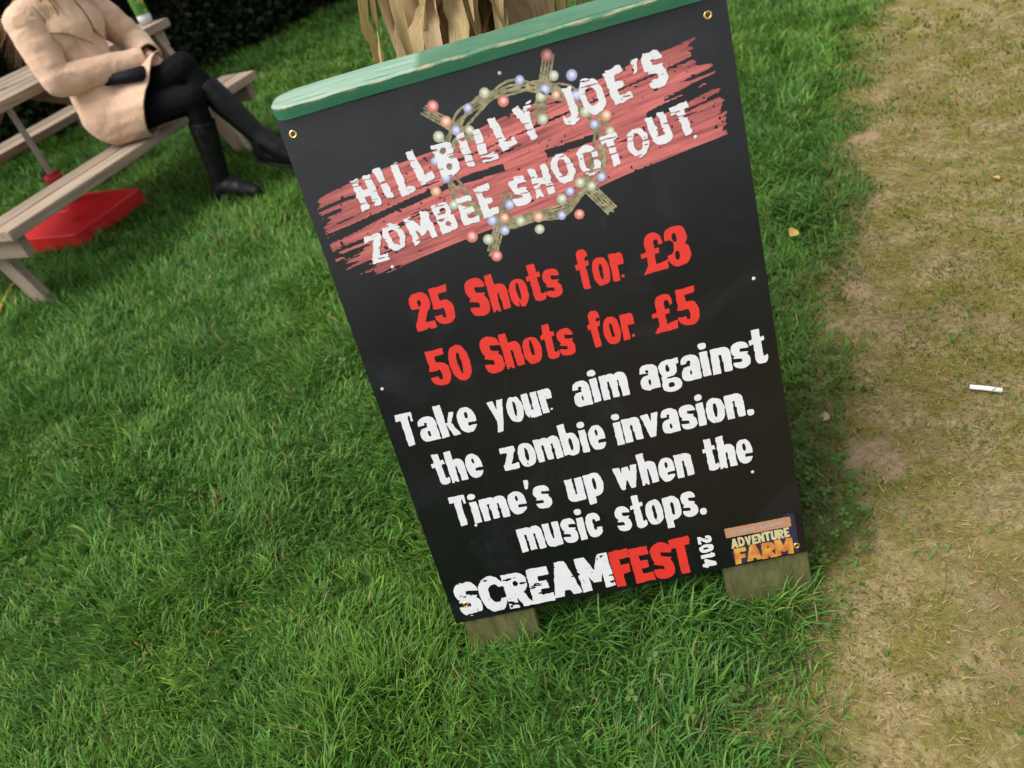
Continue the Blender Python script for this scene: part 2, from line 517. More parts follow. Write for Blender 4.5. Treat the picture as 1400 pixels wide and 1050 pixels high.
# panel material: satin black print, scuffed
k = N('black_panel')
uvc = k.add('ShaderNodeTexCoord').outputs['Object']
nA = k.noise(6, uvc, 5, .6); nB = k.noise(90, uvc, 4, .7); nC = k.noise(1.0, uvc, 5, .7, (160, 40, 9), 1.2)
blk = k.ramp(nA, [(.35, (.0035, .0035, .0045)), (.7, (.0065, .0065, .008))])
blk = k.mix(k.ramp(nC, [(.70, 0), (.78, .25)]), blk, (.10, .10, .105))
dust = k.noise(3.2, uvc, 6, .68, None, .8)
blk = k.mix(k.ramp(dust, [(.50, 0), (.82, .45)]), blk, (.034, .035, .044))
smr = k.noise(1.0, uvc, 5, .75, (30, 6, 5), 2.0)
blk = k.mix(k.ramp(smr, [(.64, 0), (.76, .25)]), blk, (.05, .05, .056))
k.base(blk)
k.rough(k.ramp(dust, [(.3, .15), (.75, .36)])); k.spec(.45)
k.bump(nB, .06, .0006)
M_PANEL = k.m

def slab(u0, v0, u1, v1, w0, w1, bev=0.0):
    bm = box_bm(u0, v0, w0, u1, v1, w1, bev, 2)
    for v in bm.verts: v.co = Vector(bp(*v.co))
    bmesh.ops.recalc_face_normals(bm, faces=bm.faces)
    return bm

panel = from_bm('panel', slab(0, 0, BW, BH - .004, -.005, 0, .0008), M_PANEL, sign)
M_OLIVE = mat_wood('green_stained_timber', (.050, .052, .020), (.095, .095, .036), (.15, .145, .065), axis=2, rough=.75)
for u0, u1 in ((.012, .155), (BW - .158, BW + .002)):
    bm = slab(u0, -.13, u1, BH - .012, -.029, -.0055, .002)
    from_bm('leg', bm, M_OLIVE, sign)
# rear half of the A: cross panel and two legs, hinged under the rail
def bpr(u, v, w=0.0):
    x, y, z = bp(u, v, w)
    return (x, 2 * (BH * SL + .020) - y + .012, z)
def slab_r(*a):
    bm = box_bm(a[0], a[1], a[4], a[2], a[3], a[5], .002, 1)
    for v in bm.verts: v.co = Vector(bpr(*v.co))
    bmesh.ops.recalc_face_normals(bm, faces=bm.faces)
    return bm
for u0, u1 in ((.012, .155), (BW - .158, BW + .002)):
    from_bm('leg', slab_r(u0, -.13, u1, BH - .012, -.029, -.0055), M_OLIVE, sign)
from_bm('back_panel', slab_r(0, 0, BW, BH - .004, -.005, 0), M_PANEL, sign)

# green top rail, rounded ends, worn paint
k = N('worn_green_paint')
oc = k.add('ShaderNodeTexCoord').outputs['Object']
g1 = k.noise(1.0, oc, 5, .65, (9, 60, 60)); g2 = k.noise(14, oc, 5, .7); g3 = k.noise(1.0, oc, 4, .7, (25, 160, 160))
paint = k.ramp(g1, [(.3, (.020, .120, .060)), (.7, (.035, .160, .085))])
sx = k.add('ShaderNodeSeparateXYZ'); k.put(oc, sx.inputs[0])
gn = k.add('ShaderNodeNewGeometry'); sn = k.add('ShaderNodeSeparateXYZ'); k.put(gn.outputs['Normal'], sn.inputs[0])
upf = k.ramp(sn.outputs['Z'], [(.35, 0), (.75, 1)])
toplit_worn = k.mix(k.ramp(g2, [(.3, 0), (.7, 1)]), (.036, .135, .072), (.085, .195, .125))
paint = k.mix(upf, paint, toplit_worn)                       # sky light painted into the upper face, with patchy wear
mr = k.add('ShaderNodeMapRange'); k.put(sx.outputs[0], mr.inputs[0])
mr.inputs['From Min'].default_value = -.118; mr.inputs['From Max'].default_value = -.106
mr.inputs['To Min'].default_value = 1; mr.inputs['To Max'].default_value = 0
repaint = k.add('ShaderNodeMath', operation='MULTIPLY'); k.put(mr.outputs[0], repaint.inputs[0]); k.put(upf, repaint.inputs[1])
paint = k.mix(repaint.outputs[0], paint, k.mix(k.ramp(g1, [(.35, 0), (.65, 1)]), (.13, .27, .185), (.28, .38, .30)))
edge = k.add('ShaderNodeAttribute', attribute_name='col')
se = k.add('ShaderNodeSeparateColor'); k.put(edge.outputs['Color'], se.inputs[0])
wear = k.add('ShaderNodeMath', operation='MULTIPLY'); k.put(se.outputs[0], wear.inputs[0])
k.put(k.ramp(g3, [(.50, 0), (.62, .9)]), wear.inputs[1])
paint = k.mix(wear.outputs[0], paint, (.36, .30, .17))
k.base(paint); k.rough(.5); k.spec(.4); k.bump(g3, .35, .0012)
def rail_mesh():
    zt, th = BZ + BH * CL + .013, .019
    ya, yb = BH * SL - .016, BH * SL + .078
    xa, xb = -BW / 2 - .004, BW / 2 + .004
    yc, r = (ya + yb) / 2, (yb - ya) / 2
    out = []
    for i in range(13):
        a = math.pi / 2 + math.pi * i / 12
        out.append((xa + .040 + .040 * math.cos(a), yc + r * math.copysign(abs(math.sin(a)) ** .62, math.sin(a))))
    for i in range(1, 40): out.append((xa + .040 + (xb - xa - .08) * i / 40, ya))
    for i in range(13):
        a = -math.pi / 2 + math.pi * i / 12
        out.append((xb - .040 + .040 * math.cos(a), yc + r * math.copysign(abs(math.sin(a)) ** .62, math.sin(a))))
    for i in range(39, 0, -1): out.append((xa + .040 + (xb - xa - .08) * i / 40, yb))
    out = out[::1]
    n = len(out)
    prof = [(0, -th, 0), (0, -.007, 0), (0, -.0030, 1), (.0020, -.0008, 1), (.0042, 0, 1), (.009, 0, 0)]
    V, Cc = [], []
    for inset, dz, wv in prof:
        for (x, y) in out:
            wob = (float(vnoise(x * 30, y * 30 + dz * 100, seed=4)) - .5) * .0016
            f = 1 - inset / .047
            V.append((x if xa + .04 < x < xb - .04 else (xa + .04 + (x - xa - .04) * f if x < 0 else xb - .04 + (x - xb + .04) * f), yc + (y - yc) * f, zt + dz + wob)); Cc.append((wv, 0, 0))
    F = []
    for r_ in range(len(prof) - 1):
        for i in range(n): F.append((r_ * n + i, r_ * n + (i + 1) % n, (r_ + 1) * n + (i + 1) % n, (r_ + 1) * n + i))
    # caps
    bm = bmesh.new()
    vs = [bm.verts.new(v) for v in V]
    for f in F: bm.faces.new([vs[i] for i in f])
    bm.faces.new([vs[i] for i in range(n)][::-1]); bm.faces.new([vs[(len(prof) - 1) * n + i] for i in range(n)])
    bmesh.ops.recalc_face_normals(bm, faces=bm.faces)
    me = bpy.data.meshes.new('top_rail'); bm.to_mesh(me); bm.free()
    a = me.attributes.new('col', 'FLOAT_COLOR', 'POINT')
    c4 = np.ones((len(V), 4), np.float32); c4[:, :3] = Cc
    a.data.foreach_set('color', c4.ravel())
    return me
link('top_rail', rail_mesh(), k.m, sign)

# brass eyelets and screws -------------------------------------------------
M_BRASS = mat_plain('brass', (.80, .56, .22), .28, .5, .12, 200, .1, .0003, metallic=1.0)
M_SCREW = mat_plain('screw_head', (.55, .54, .52), .45, .5, .2, 400, .1, .0003)
M_HOLE = mat_plain('eyelet_hole', (.09, .045, .012), .8, .2, .2, 200, 0)
def torus_on_board(u, v, R_, r_):
    bm = bmesh.new(); n, mm = 20, 8; rings = []
    for i in range(n):
        a = 2 * math.pi * i / n
        rings.append([bm.verts.new(bp(u + (R_ + r_ * math.cos(b)) * math.cos(a), v + (R_ + r_ * math.cos(b)) * math.sin(a), .0004 + r_ * .8 * math.sin(b)))
                      for b in [2 * math.pi * j / mm for j in range(mm)]])
    for i in range(n):
        for j in range(mm):
            bm.faces.new((rings[i][j], rings[(i + 1) % n][j], rings[(i + 1) % n][(j + 1) % mm], rings[i][(j + 1) % mm]))
    bmesh.ops.recalc_face_normals(bm, faces=bm.faces)
    return bm
def disc_on_board(u, v, r_, h, n=12, dome=True):
    bm = bmesh.new()
    rings = [[bm.verts.new(bp(u + q * r_ * math.cos(2 * math.pi * i / n), v + q * r_ * math.sin(2 * math.pi * i / n), w)) for i in range(n)]
             for q, w in ((1, .0001), (.95, h * .6), (.55, h))]
    for a, b in zip(rings, rings[1:]):
        for i in range(n): bm.faces.new((a[i], a[(i + 1) % n], b[(i + 1) % n], b[i]))
    bm.faces.new(rings[-1]); bmesh.ops.recalc_face_normals(bm, faces=bm.faces)
    return bm
for u, v in ((.0185, .943), (.6535, .944), (.031, .040), (.664, .018)):
    ey = from_bm('eyelet', torus_on_board(u, v, .0048, .0016), M_BRASS, sign, True)
    from_bm('hole', disc_on_board(u, v, .0040, .0006), M_HOLE, ey)
for u, v in ((.345, .946), (.101, .709), (.608, .783), (.661, .543), (.017, .51), (.608, .192), (.099, .207)):
    from_bm('screw', disc_on_board(u, v, .0030, .0012), M_SCREW, sign, True)

# ---- flat print: shapes are built as signed fields on the board plane and cut out as thin film
def sd_box(X, Y, x0, y0, x1, y1):
    dx = np.abs(X - (x0 + x1) / 2) - (x1 - x0) / 2; dy = np.abs(Y - (y0 + y1) / 2) - (y1 - y0) / 2
    return np.hypot(np.maximum(dx, 0), np.maximum(dy, 0)) + np.minimum(np.maximum(dx, dy), 0)
def sd_ell(X, Y, cx, cy, rx, ry):
    x, y = (X - cx) / rx, (Y - cy) / ry
    k0 = (np.abs(x) ** 2.4 + np.abs(y) ** 2.4) ** (1 / 2.4)
    return (k0 - 1) * min(rx, ry)
def sd_poly(X, Y, P):
    P = np.asarray(P, float); d = np.full(X.shape, 1e9); s = np.ones(X.shape)
    n = len(P)
    for i in range(n):
        a, b = P[i], P[i - 1]
        ex, ey = b - a; wx, wy = X - a[0], Y - a[1]
        t = np.clip((wx * ex + wy * ey) / max(ex * ex + ey * ey, 1e-12), 0, 1)
        d = np.minimum(d, (wx - ex * t) ** 2 + (wy - ey * t) ** 2)
        c1, c2, c3 = Y >= a[1], Y < b[1], ex * wy > ey * wx
        s = np.where((c1 & c2 & c3) | (~c1 & ~c2 & ~c3), -s, s)
    return s * np.sqrt(d)

def Bx(*a): return ('b', a)
def El(*a): return ('e', a)
def Po(*a): return ('p', a)
def glyph_sd(ops, X, Y):
    d = np.full(X.shape, 9.0)
    for sg, (t, a) in ops:
        s = sd_box(X, Y, *a) if t == 'b' else sd_ell(X, Y, *a) if t == 'e' else sd_poly(X, Y, a)
        d = np.minimum(d, s) if sg > 0 else np.maximum(d, -s)
    return d
p, q_ = +1, -1
# condensed, worn display face.  1 = cap height, x-height .72; (width, ops)
G = {
 '2': (.50, [(p, El(.25, .73, .25, .28)), (q_, El(.24, .70, .055, .14)), (q_, Bx(-.1, .30, .235, .60)), (p, Po((.26, .66), (.50, .70), (.23, .18), (0, .16))), (p, Bx(0, 0, .49, .19)), (q_, El(.30, .02, .05, .03))]),
 '5': (.50, [(p, El(.24, .32, .26, .32)), (q_, El(.22, .30, .06, .15)), (q_, Bx(-.1, .26, .20, .46)), (p, Bx(.03, .44, .22, .98)), (p, Po((.03, .80), (.46, .84), (.48, 1.0), (.03, 1.0)))]),
 '0': (.50, [(p, El(.25, .5, .25, .5)), (q_, El(.25, .5, .055, .33))]),
 '1': (.30, [(p, Bx(.08, 0, .28, 1)), (p, Po((0, .78), (.1, .72), (.28, 1), (.14, 1)))]),
 '4': (.55, [(p, Bx(.30, 0, .48, 1)), (p, Bx(0, .22, .56, .40)), (p, Po((0, .3), (.16, .3), (.44, 1), (.28, 1)))]),
 '3': (.50, [(p, El(.23, .74, .25, .27)), (p, El(.24, .28, .26, .29)), (q_, El(.20, .74, .06, .12)), (q_, El(.20, .28, .06, .13)), (q_, Bx(-.1, .38, .16, .66)), (q_, Po((-.1, .30), (.12, .34), (.12, .7), (-.1, .72)))]),
 '\u00a3': (.58, [(p, Bx(.13, .08, .31, .78)), (p, El(.32, .76, .20, .25)), (q_, El(.38, .74, .065, .11)), (q_, Bx(.32, .50, .7, .70)), (p, Po((.0, .42), (.42, .48), (.42, .60), (0, .54))), (p, Po((0, 0), (.56, .03), (.58, .24), (.10, .16)))]),
 'S': (.52, [(p, El(.26, .74, .26, .27)), (p, El(.26, .27, .26, .28)), (q_, Po((.25, .62), (.56, .54), (.56, .72), (.25, .78))), (q_, Po((-.05, .28), (.27, .22), (.27, .36), (-.05, .46)))]),
 'T': (.46, [(p, Po((.0, .80), (.44, .86), (.44, 1.0), (.02, 1.0))), (p, Po((.12, 0), (.30, .02), (.31, .95), (.13, .95))), (q_, Po((.33, .6), (.37, .6), (.38, .9), (.33, .9))), (p, Bx(.385, .72, .43, .9))]),
 'h': (.49, [(p, Bx(0, 0, .20, 1)), (p, El(.30, .50, .19, .22)), (p, Bx(.29, .02, .49, .52)), (q_, Bx(.205, -.1, .275, .50)), (q_, El(.1, .0, .04, .05))]),
 'o': (.48, [(p, El(.24, .36, .24, .37)), (q_, El(.24, .38, .055, .24)), (q_, Bx(.19, -.02, .21, .12)), (q_, Bx(.27, -.02, .285, .12))]),
 't': (.38, [(p, Bx(.09, .08, .28, .98)), (p, Po((.0, .58), (.37, .64), (.37, .76), (0, .70))), (p, El(.24, .13, .15, .14)), (q_, El(.33, .24, .05, .07))]),
 's': (.42, [(p, El(.21, .54, .21, .20)), (p, El(.21, .19, .21, .20)), (q_, Po((.20, .46), (.45, .40), (.45, .53), (.20, .57))), (q_, Po((-.05, .20), (.22, .16), (.22, .26), (-.05, .33)))]),
 'f': (.38, [(p, Bx(.08, 0, .27, .84)), (p, El(.24, .83, .16, .17)), (q_, El(.34, .70, .06, .10)), (p, Po((0, .52), (.38, .57), (.38, .70), (0, .65)))]),
 'r': (.38, [(p, Bx(.0, .02, .19, .72)), (p, El(.27, .57, .12, .15)), (q_, Bx(.20, .05, .24, .52)), (p, Bx(.255, .07, .325, .13)), (p, Bx(.22, .42, .385, .60))]),
 'a': (.47, [(p, El(.24, .53, .22, .20)), (q_, Bx(-.05, .40, .24, .50)), (p, El(.19, .20, .19, .21)), (p, Bx(.27, 0, .47, .55)), (q_, El(.23, .22, .035, .10)), (q_, El(.21, .53, .05, .05))]),
 'k': (.46, [(p, Bx(0, 0, .19, 1)), (p, Po((.19, .30), (.36, .72), (.47, .70), (.30, .34))), (p, Po((.19, .42), (.32, .42), (.48, .0), (.30, .0))), (q_, Bx(.195, -.05, .215, .3))]),
 'e': (.46, [(p, El(.23, .36, .23, .37)), (q_, El(.24, .51, .045, .11)), (q_, Po((.24, .19), (.50, .16), (.50, .28), (.24, .29))), (q_, El(.26, .215, .035, .05))]),
 'y': (.50, [(p, Po((0, .72), (.19, .72), (.30, .12), (.18, .05))), (p, Po((.32, .72), (.50, .72), (.26, -.22), (.08, -.22)))]),
 'u': (.48, [(p, Bx(0, .16, .19, .72)), (p, El(.20, .19, .20, .20)), (p, Bx(.28, 0, .47, .72)), (q_, Bx(.20, .22, .27, .8)), (q_, Bx(.10, -.04, .13, .06))]),
 'i': (.21, [(p, Bx(.01, 0, .20, .70)), (p, El(.105, .87, .10, .09))]),
 'm': (.72, [(p, Bx(0, 0, .18, .72)), (p, El(.27, .52, .18, .20)), (p, Bx(.27, .02, .44, .55)), (p, El(.54, .52, .17, .20)), (p, Bx(.53, 0, .72, .55)), (q_, Bx(.185, -.05, .255, .52)), (q_, Bx(.455, -.05, .51, .50))]),
 'n': (.48, [(p, Bx(0, 0, .19, .72)), (p, El(.29, .52, .19, .20)), (p, Bx(.29, .02, .48, .54)), (q_, Bx(.195, -.05, .265, .52))]),
 'g': (.48, [(p, El(.22, .48, .22, .25)), (q_, El(.21, .48, .05, .13)), (p, El(.24, -.02, .24, .20)), (q_, El(.23, -.02, .08, .08)), (p, Bx(.30, .56, .50, .72)), (p, Bx(.02, .10, .14, .28))]),
 'z': (.44, [(p, Bx(.0, .55, .43, .72)), (p, Bx(0, 0, .44, .17)), (p, Po((.0, .1), (.2, .1), (.43, .62), (.24, .62)))]),
 'b': (.48, [(p, Bx(0, .04, .19, 1)), (p, El(.25, .34, .23, .35)), (q_, El(.25, .34, .05, .22)), (q_, Bx(-.05, -.1, .1, .03))]),
 'v': (.48, [(p, Po((0, .72), (.20, .72), (.28, .22), (.26, 0), (.16, 0))), (p, Po((.30, .72), (.48, .72), (.31, 0), (.18, 0)))]),
 'p': (.48, [(p, Bx(0, -.22, .19, .72)), (p, El(.25, .37, .23, .36)), (q_, El(.25, .37, .05, .22))]),
 'w': (.70, [(p, Po((0, .72), (.19, .72), (.26, .2), (.24, 0), (.12, 0))), (p, Po((.26, .70), (.44, .70), (.22, 0), (.12, 0))), (p, Po((.27, .70), (.44, .70), (.52, 0), (.40, 0))), (p, Po((.52, .72), (.70, .72), (.54, 0), (.42, 0)))]),
 'c': (.42, [(p, El(.22, .36, .22, .37)), (q_, El(.25, .37, .05, .22)), (q_, Bx(.25, .27, .5, .46))]),
 '.': (.20, [(p, El(.10, .09, .09, .095))]),
 "'": (.16, [(p, Po((.03, 1.02), (.16, 1.02), (.08, .74), (.03, .74)))]),
}
# broad block capitals for the brush title and the two logos
K = {
 'A': (.74, [(p, Po((0, 0), (.24, 0), (.49, 1), (.25, 1))), (p, Po((.50, 0), (.74, 0), (.49, 1), (.25, 1))), (p, Bx(.2, .16, .54, .36))]),
 'B': (.62, [(p, Bx(0, 0, .24, 1)), (p, El(.32, .74, .27, .26)), (p, El(.33, .27, .30, .28)), (q_, El(.31, .73, .08, .09)), (q_, El(.32, .28, .09, .10))]),
 'C': (.64, [(p, El(.34, .5, .34, .5)), (q_, El(.40, .5, .17, .28)), (q_, Bx(.40, .32, .8, .68))]),
 'D': (.64, [(p, Bx(0, 0, .24, 1)), (p, El(.28, .5, .36, .5)), (q_, El(.30, .5, .12, .28)), (q_, Bx(-.2, -.1, -.001, 1.1))]),
 'E': (.56, [(p, Bx(0, 0, .24, 1)), (p, Bx(0, .79, .54, 1)), (p, Bx(0, .40, .48, .60)), (p, Bx(0, 0, .56, .21))]),
 'F': (.56, [(p, Bx(0, 0, .25, 1)), (p, Bx(0, .77, .56, 1)), (p, Bx(0, .36, .50, .57))]),
 'H': (.62, [(p, Bx(0, 0, .23, 1)), (p, Bx(.39, 0, .62, 1)), (p, Bx(.1, .38, .5, .60))]),
 'I': (.28, [(p, Po((.02, 1), (.27, 1), (.24, 0), (.03, .03)))]),
 'J': (.46, [(p, Bx(.22, .22, .46, 1)), (p, El(.22, .24, .24, .25)), (q_, El(.13, .34, .10, .12)), (q_, Bx(-.1, .36, .21, 1.1))]),
 'L': (.50, [(p, Po((.0, 1), (.24, 1), (.25, 0), (.02, 0))), (p, Po((.02, 0), (.50, .02), (.48, .24), (.05, .20)))]),
 'M': (.86, [(p, Bx(0, 0, .23, 1)), (p, Bx(.63, 0, .86, 1)), (p, Po((0, 1), (.25, 1), (.54, .22), (.34, .22))), (p, Po((.61, 1), (.86, 1), (.52, .22), (.32, .22)))]),
 'N': (.66, [(p, Bx(0, 0, .22, 1)), (p, Bx(.44, 0, .66, 1)), (p, Po((0, 1), (.24, 1), (.66, 0), (.42, 0)))]),
 'O': (.68, [(p, El(.34, .5, .34, .5)), (q_, El(.34, .5, .14, .28))]),
 'R': (.64, [(p, Bx(0, 0, .24, 1)), (p, El(.32, .71, .29, .29)), (q_, El(.31, .70, .08, .10)), (p, Po((.20, .46), (.42, .46), (.66, 0), (.40, 0)))]),
 'S': (.60, [(p, El(.30, .73, .30, .28)), (p, El(.30, .27, .30, .28)), (q_, Po((.26, .62), (.64, .53), (.64, .70), (.28, .76))), (q_, Po((-.05, .29), (.32, .24), (.34, .37), (-.05, .47)))]),
 'T': (.58, [(p, Po((0, .78), (.58, .78), (.58, 1), (0, 1))), (p, Po((.17, 0), (.40, 0), (.42, .9), (.17, .9)))]),
 'U': (.62, [(p, Bx(0, .25, .23, 1)), (p, Bx(.39, .25, .62, 1)), (p, El(.31, .28, .31, .28)), (q_, Bx(.23, .30, .39, 1.1))]),
 'V': (.66, [(p, Po((0, 1), (.24, 1), (.40, .2), (.40, 0), (.24, 0))), (p, Po((.42, 1), (.66, 1), (.42, 0), (.26, 0)))]),
 'Y': (.62, [(p, Po((0, 1), (.24, 1), (.40, .5), (.24, .38))), (p, Po((.38, 1), (.62, 1), (.36, .34), (.24, .42))), (p, Bx(.20, 0, .42, .5))]),
 'Z': (.60, [(p, Bx(0, .78, .58, 1)), (p, Bx(.0, 0, .60, .22)), (p, Po((0, .1), (.26, .1), (.58, .88), (.32, .88)))]),
 "'": (.20, [(p, Po((.02, 1.04), (.20, 1.04), (.12, .68), (.04, .70)))]),
 '2': (.56, [(p, El(.27, .72, .27, .28)), (q_, El(.24, .68, .07, .12)), (q_, Bx(-.1, .3, .22, .58)), (p, Po((.26, .6), (.54, .66), (.26, .16), (0, .14))), (p, Bx(0, 0, .56, .2))]),
 '0': (.56, [(p, El(.28, .5, .28, .5)), (q_, El(.28, .5, .08, .28))]),
 '1': (.34, [(p, Bx(.08, 0, .32, 1)), (p, Po((-.02, .76), (.1, .70), (.32, 1), (.14, 1)))]),
 '4': (.60, [(p, Bx(.32, 0, .54, 1)), (p, Bx(0, .2, .62, .4)), (p, Po((0, .3), (.2, .3), (.5, 1), (.28, 1)))]),
}

class Film:
    """signed field over a rectangle of the board, cut to a mesh"""
    def __init__(s, u0, v0, u1, v1, h=.0011):
        s.h = h; s.u = np.arange(u0, u1 + h, h); s.v = np.arange(v0, v1 + h, h)
        s.U, s.V = np.meshgrid(s.u, s.v); s.d = np.full(s.U.shape, 1.0)
    def window(s, u0, v0, u1, v1):
        a, b = np.searchsorted(s.u, (u0, u1)); c, d = np.searchsorted(s.v, (v0, v1))
        return slice(max(c - 1, 0), d + 1), slice(max(a - 1, 0), b + 1)
    def glyph(s, ops, cu, cv, sx, sy, rot=0.0, shear=0.0, grow=0.0):
        R_ = max(sx, sy) * 1.9 + .005
        w = s.window(cu - R_, cv - R_, cu + R_, cv + R_)
        U, V = s.U[w] - cu, s.V[w] - cv
        c_, s_ = math.cos(rot), math.sin(rot)
        X, Y = (U * c_ + V * s_), (-U * s_ + V * c_)
        X = (X - shear * Y) / sx; Y = Y / sy
        s.d[w] = np.minimum(s.d[w], glyph_sd(ops, X, Y) * min(sx, sy) - grow)
    def text(s, font, words, base, cap, rot=0.0, grow=0.0, jit=.0, gap=.05, origin=None):
        """words: (string, u_left, u_right) measured along the baseline"""
        for txt, a, b in words:
            ws = [font[ch][0] for ch in txt]
            tot = sum(ws) + gap * (len(ws) - 1); sx = (b - a) / tot
            x = a
            for ch, w in zip(txt, ws):
                r = random.uniform(-1, 1) * jit
                cu, cv = x, base + r * cap * .25
                if origin:
                    cu, cv = origin[0] + x * math.cos(rot) - (cv - base) * math.sin(rot), origin[1] + x * math.sin(rot) + (cv - base) * math.cos(rot)
                s.glyph(font[ch][1], cu, cv, sx, cap * (1 + jit * random.uniform(-.25, .25)), rot + r * .35, 0, grow)
                x += (w + gap) * sx
    def rough(s, amp=.0012, scale=120, specks=0.0, sscale=240, seed=1, streak=None):
        s.d = s.d + (fbm(s.U * scale, s.V * scale, seed=seed) - .5) * 2 * amp
        if specks:
            sp_ = fbm(s.U * sscale, s.V * sscale, seed=seed + 5)
            s.d = np.maximum(s.d, (sp_ - (1 - specks)) * .02)
        if streak:
            sp_ = fbm(s.U * streak[0], s.V * streak[1], seed=seed + 9)
            s.d = np.maximum(s.d, (sp_ - streak[2]) * .02)
    def polys(s, colfn=None):
        d = s.d; ins = d < 0
        nr, nc = d.shape
        vid, V, polys = {}, [], []
        def vert(key, u, v):
            i = vid.get(key)
            if i is None:
                i = vid[key] = len(V); V.append((u, v))
            return i
        cnt = ins[:-1, :-1].astype(int) + ins[1:, :-1] + ins[:-1, 1:] + ins[1:, 1:]
        full = cnt == 4
        for j in range(nr - 1):
            row = full[j]
            if not row.any(): continue
            e = np.flatnonzero(np.diff(np.concatenate([[0], row.view(np.int8), [0]])))
            for a, b in zip(e[::2], e[1::2]):
                if colfn: cuts = list(range(a, b, 3 if callable(colfn) else 1)) + [b]
                else: cuts = [a, b]
                for a_, b_ in zip(cuts, cuts[1:]):
                    polys.append([vert((j, a_), s.u[a_], s.v[j]), vert((j, b_), s.u[b_], s.v[j]), vert((j + 1, b_), s.u[b_], s.v[j + 1]), vert((j + 1, a_), s.u[a_], s.v[j + 1])])
        for j, i in zip(*np.nonzero((cnt > 0) & (cnt < 4))):
            cs = [(j, i), (j, i + 1), (j + 1, i + 1), (j + 1, i)]
            poly = []
            for k_ in range(4):
                a, b = cs[k_], cs[(k_ + 1) % 4]
                da, db = d[a], d[b]
                if da < 0: poly.append(vert(a, s.u[a[1]], s.v[a[0]]))
                if (da < 0) != (db < 0):
                    t = da / (da - db)
                    poly.append(vert(('x',) + tuple(sorted((a, b))), s.u[a[1]] + t * (s.u[b[1]] - s.u[a[1]]), s.v[a[0]] + t * (s.v[b[0]] - s.v[a[0]])))
            if len(poly) >= 3: polys.append(poly)
        return np.array(V), polys
    def mesh(s, name, mat, parent, w, label=None, colfn=None):
        V, polys = s.polys(colfn)
        me = bpy.data.meshes.new(name)
        me.from_pydata(bp_np(V[:, 0], V[:, 1], np.full(len(V), w)).tolist(), [], polys)
        if colfn:
            a = me.attributes.new('col', 'FLOAT_COLOR', 'POINT')
            c4 = np.ones((len(V), 4), np.float32); c4[:, :3] = colfn(V[:, 0], V[:, 1])
            a.data.foreach_set('color', c4.ravel())
        o = link(name, me, mat, parent)
        if label: o['label'] = label
        return o

def mat_print(name, col, var=.06):
    kk = N(name)
    oc_ = kk.add('ShaderNodeTexCoord').outputs['Object']
    nz = kk.noise(35, oc_, 5, .7)
    kk.base(kk.ramp(nz, [(.3, tuple(c * (1 - var) for c in col)), (.7, tuple(min(1, c * (1 + var)) for c in col))]))
    kk.rough(.42); kk.spec(.45)
    return kk.m
def mat_print_col(name):
    kk = N(name)
    kk.base(kk.add('ShaderNodeAttribute', attribute_name='col').outputs['Color'])
    kk.rough(.42); kk.spec(.45)
    return kk.m
M_WHITE = mat_print('white_print', (.63, .63, .655))
M_RED = mat_print('red_print', (.60, .028, .020))
M_ART = mat_print_col('artwork_print')

# red dry-brush smear behind the title
ROT = math.radians(7.3)
fl = Film(.015, .69, .68, .965, .0016)
cu0, cv0 = .350, .812
S_ = (fl.U - cu0) * math.cos(ROT) + (fl.V - cv0) * math.sin(ROT)
T_ = -(fl.U - cu0) * math.sin(ROT) + (fl.V - cv0) * math.cos(ROT)
endL = -.288 - .050 * fbm(T_ * 60, T_ * 0 + 3, seed=2) - .035 * fbm(T_ * 240, T_ * 0 + 3, seed=6) + np.where(T_ < -.03, .0, -.012) + np.abs(T_ + .01) * .25
endR = .262 + .045 * fbm(T_ * 55, T_ * 0 + 9, seed=3) + .030 * fbm(T_ * 230, T_ * 0 + 9, seed=7) - np.abs(T_ + .01) * .10
top = .066 + .012 * fbm(S_ * 9, S_ * 0, seed=8); bot = -.070 - .010 * fbm(S_ * 7, S_ * 0, seed=12)
d1 = np.maximum(np.maximum(endL - S_, S_ - endR), np.maximum(T_ - top, bot - T_))
strk = fbm(S_ * 6, T_ * 150, seed=14); strk2 = fbm(S_ * 16, T_ * 330, seed=15)
edgef = np.clip((np.abs(S_) - .20) / .11, 0, 1)
gapm = (.55 * strk + .45 * strk2) - (.70 - .17 * edgef)
band = (np.abs(T_ - .004 + .01 * np.sin(S_ * 9)) < .0035 + .004 * fbm(S_ * 14, S_ * 0, seed=18)) & (fbm(S_ * 12, S_ * 0 + 4, seed=19) > .40)
band |= (np.abs(T_ - .043 - .012 * S_) < .006 * fbm(S_ * 9, S_ * 0, seed=28) ** 1.2) & (S_ > -.1)
fl.d = np.maximum(d1, gapm * .02)
fl.d = np.where(band, np.maximum(fl.d, .001), fl.d)
spk = fbm(fl.U * 170, fl.V * 170, seed=23, oct=2)
fl.d = np.maximum(fl.d, (spk - .82) * .02)
def smear_col(u, v):
    s_ = (u - cu0) * math.cos(ROT) + (v - cv0) * math.sin(ROT); t_ = -(u - cu0) * math.sin(ROT) + (v - cv0) * math.cos(ROT)
    g = .5 * fbm(s_ * 7, t_ * 170, seed=16) + .5 * fbm(s_ * 25, t_ * 400, seed=17)
    g = np.clip((g - .28) * 2.2, 0, 1)
    fade = np.clip((np.abs(s_) - .24) / .10, 0, 1)
    g = g * (1 - .6 * fade)
    a, b = np.array((.22, .052, .052)), np.array((.62, .165, .150))
    return a + (b - a) * g[:, None]
fl.mesh('brush_smear', M_ART, sign, .0004, 'red dry-brush smear printed behind the title', smear_col)

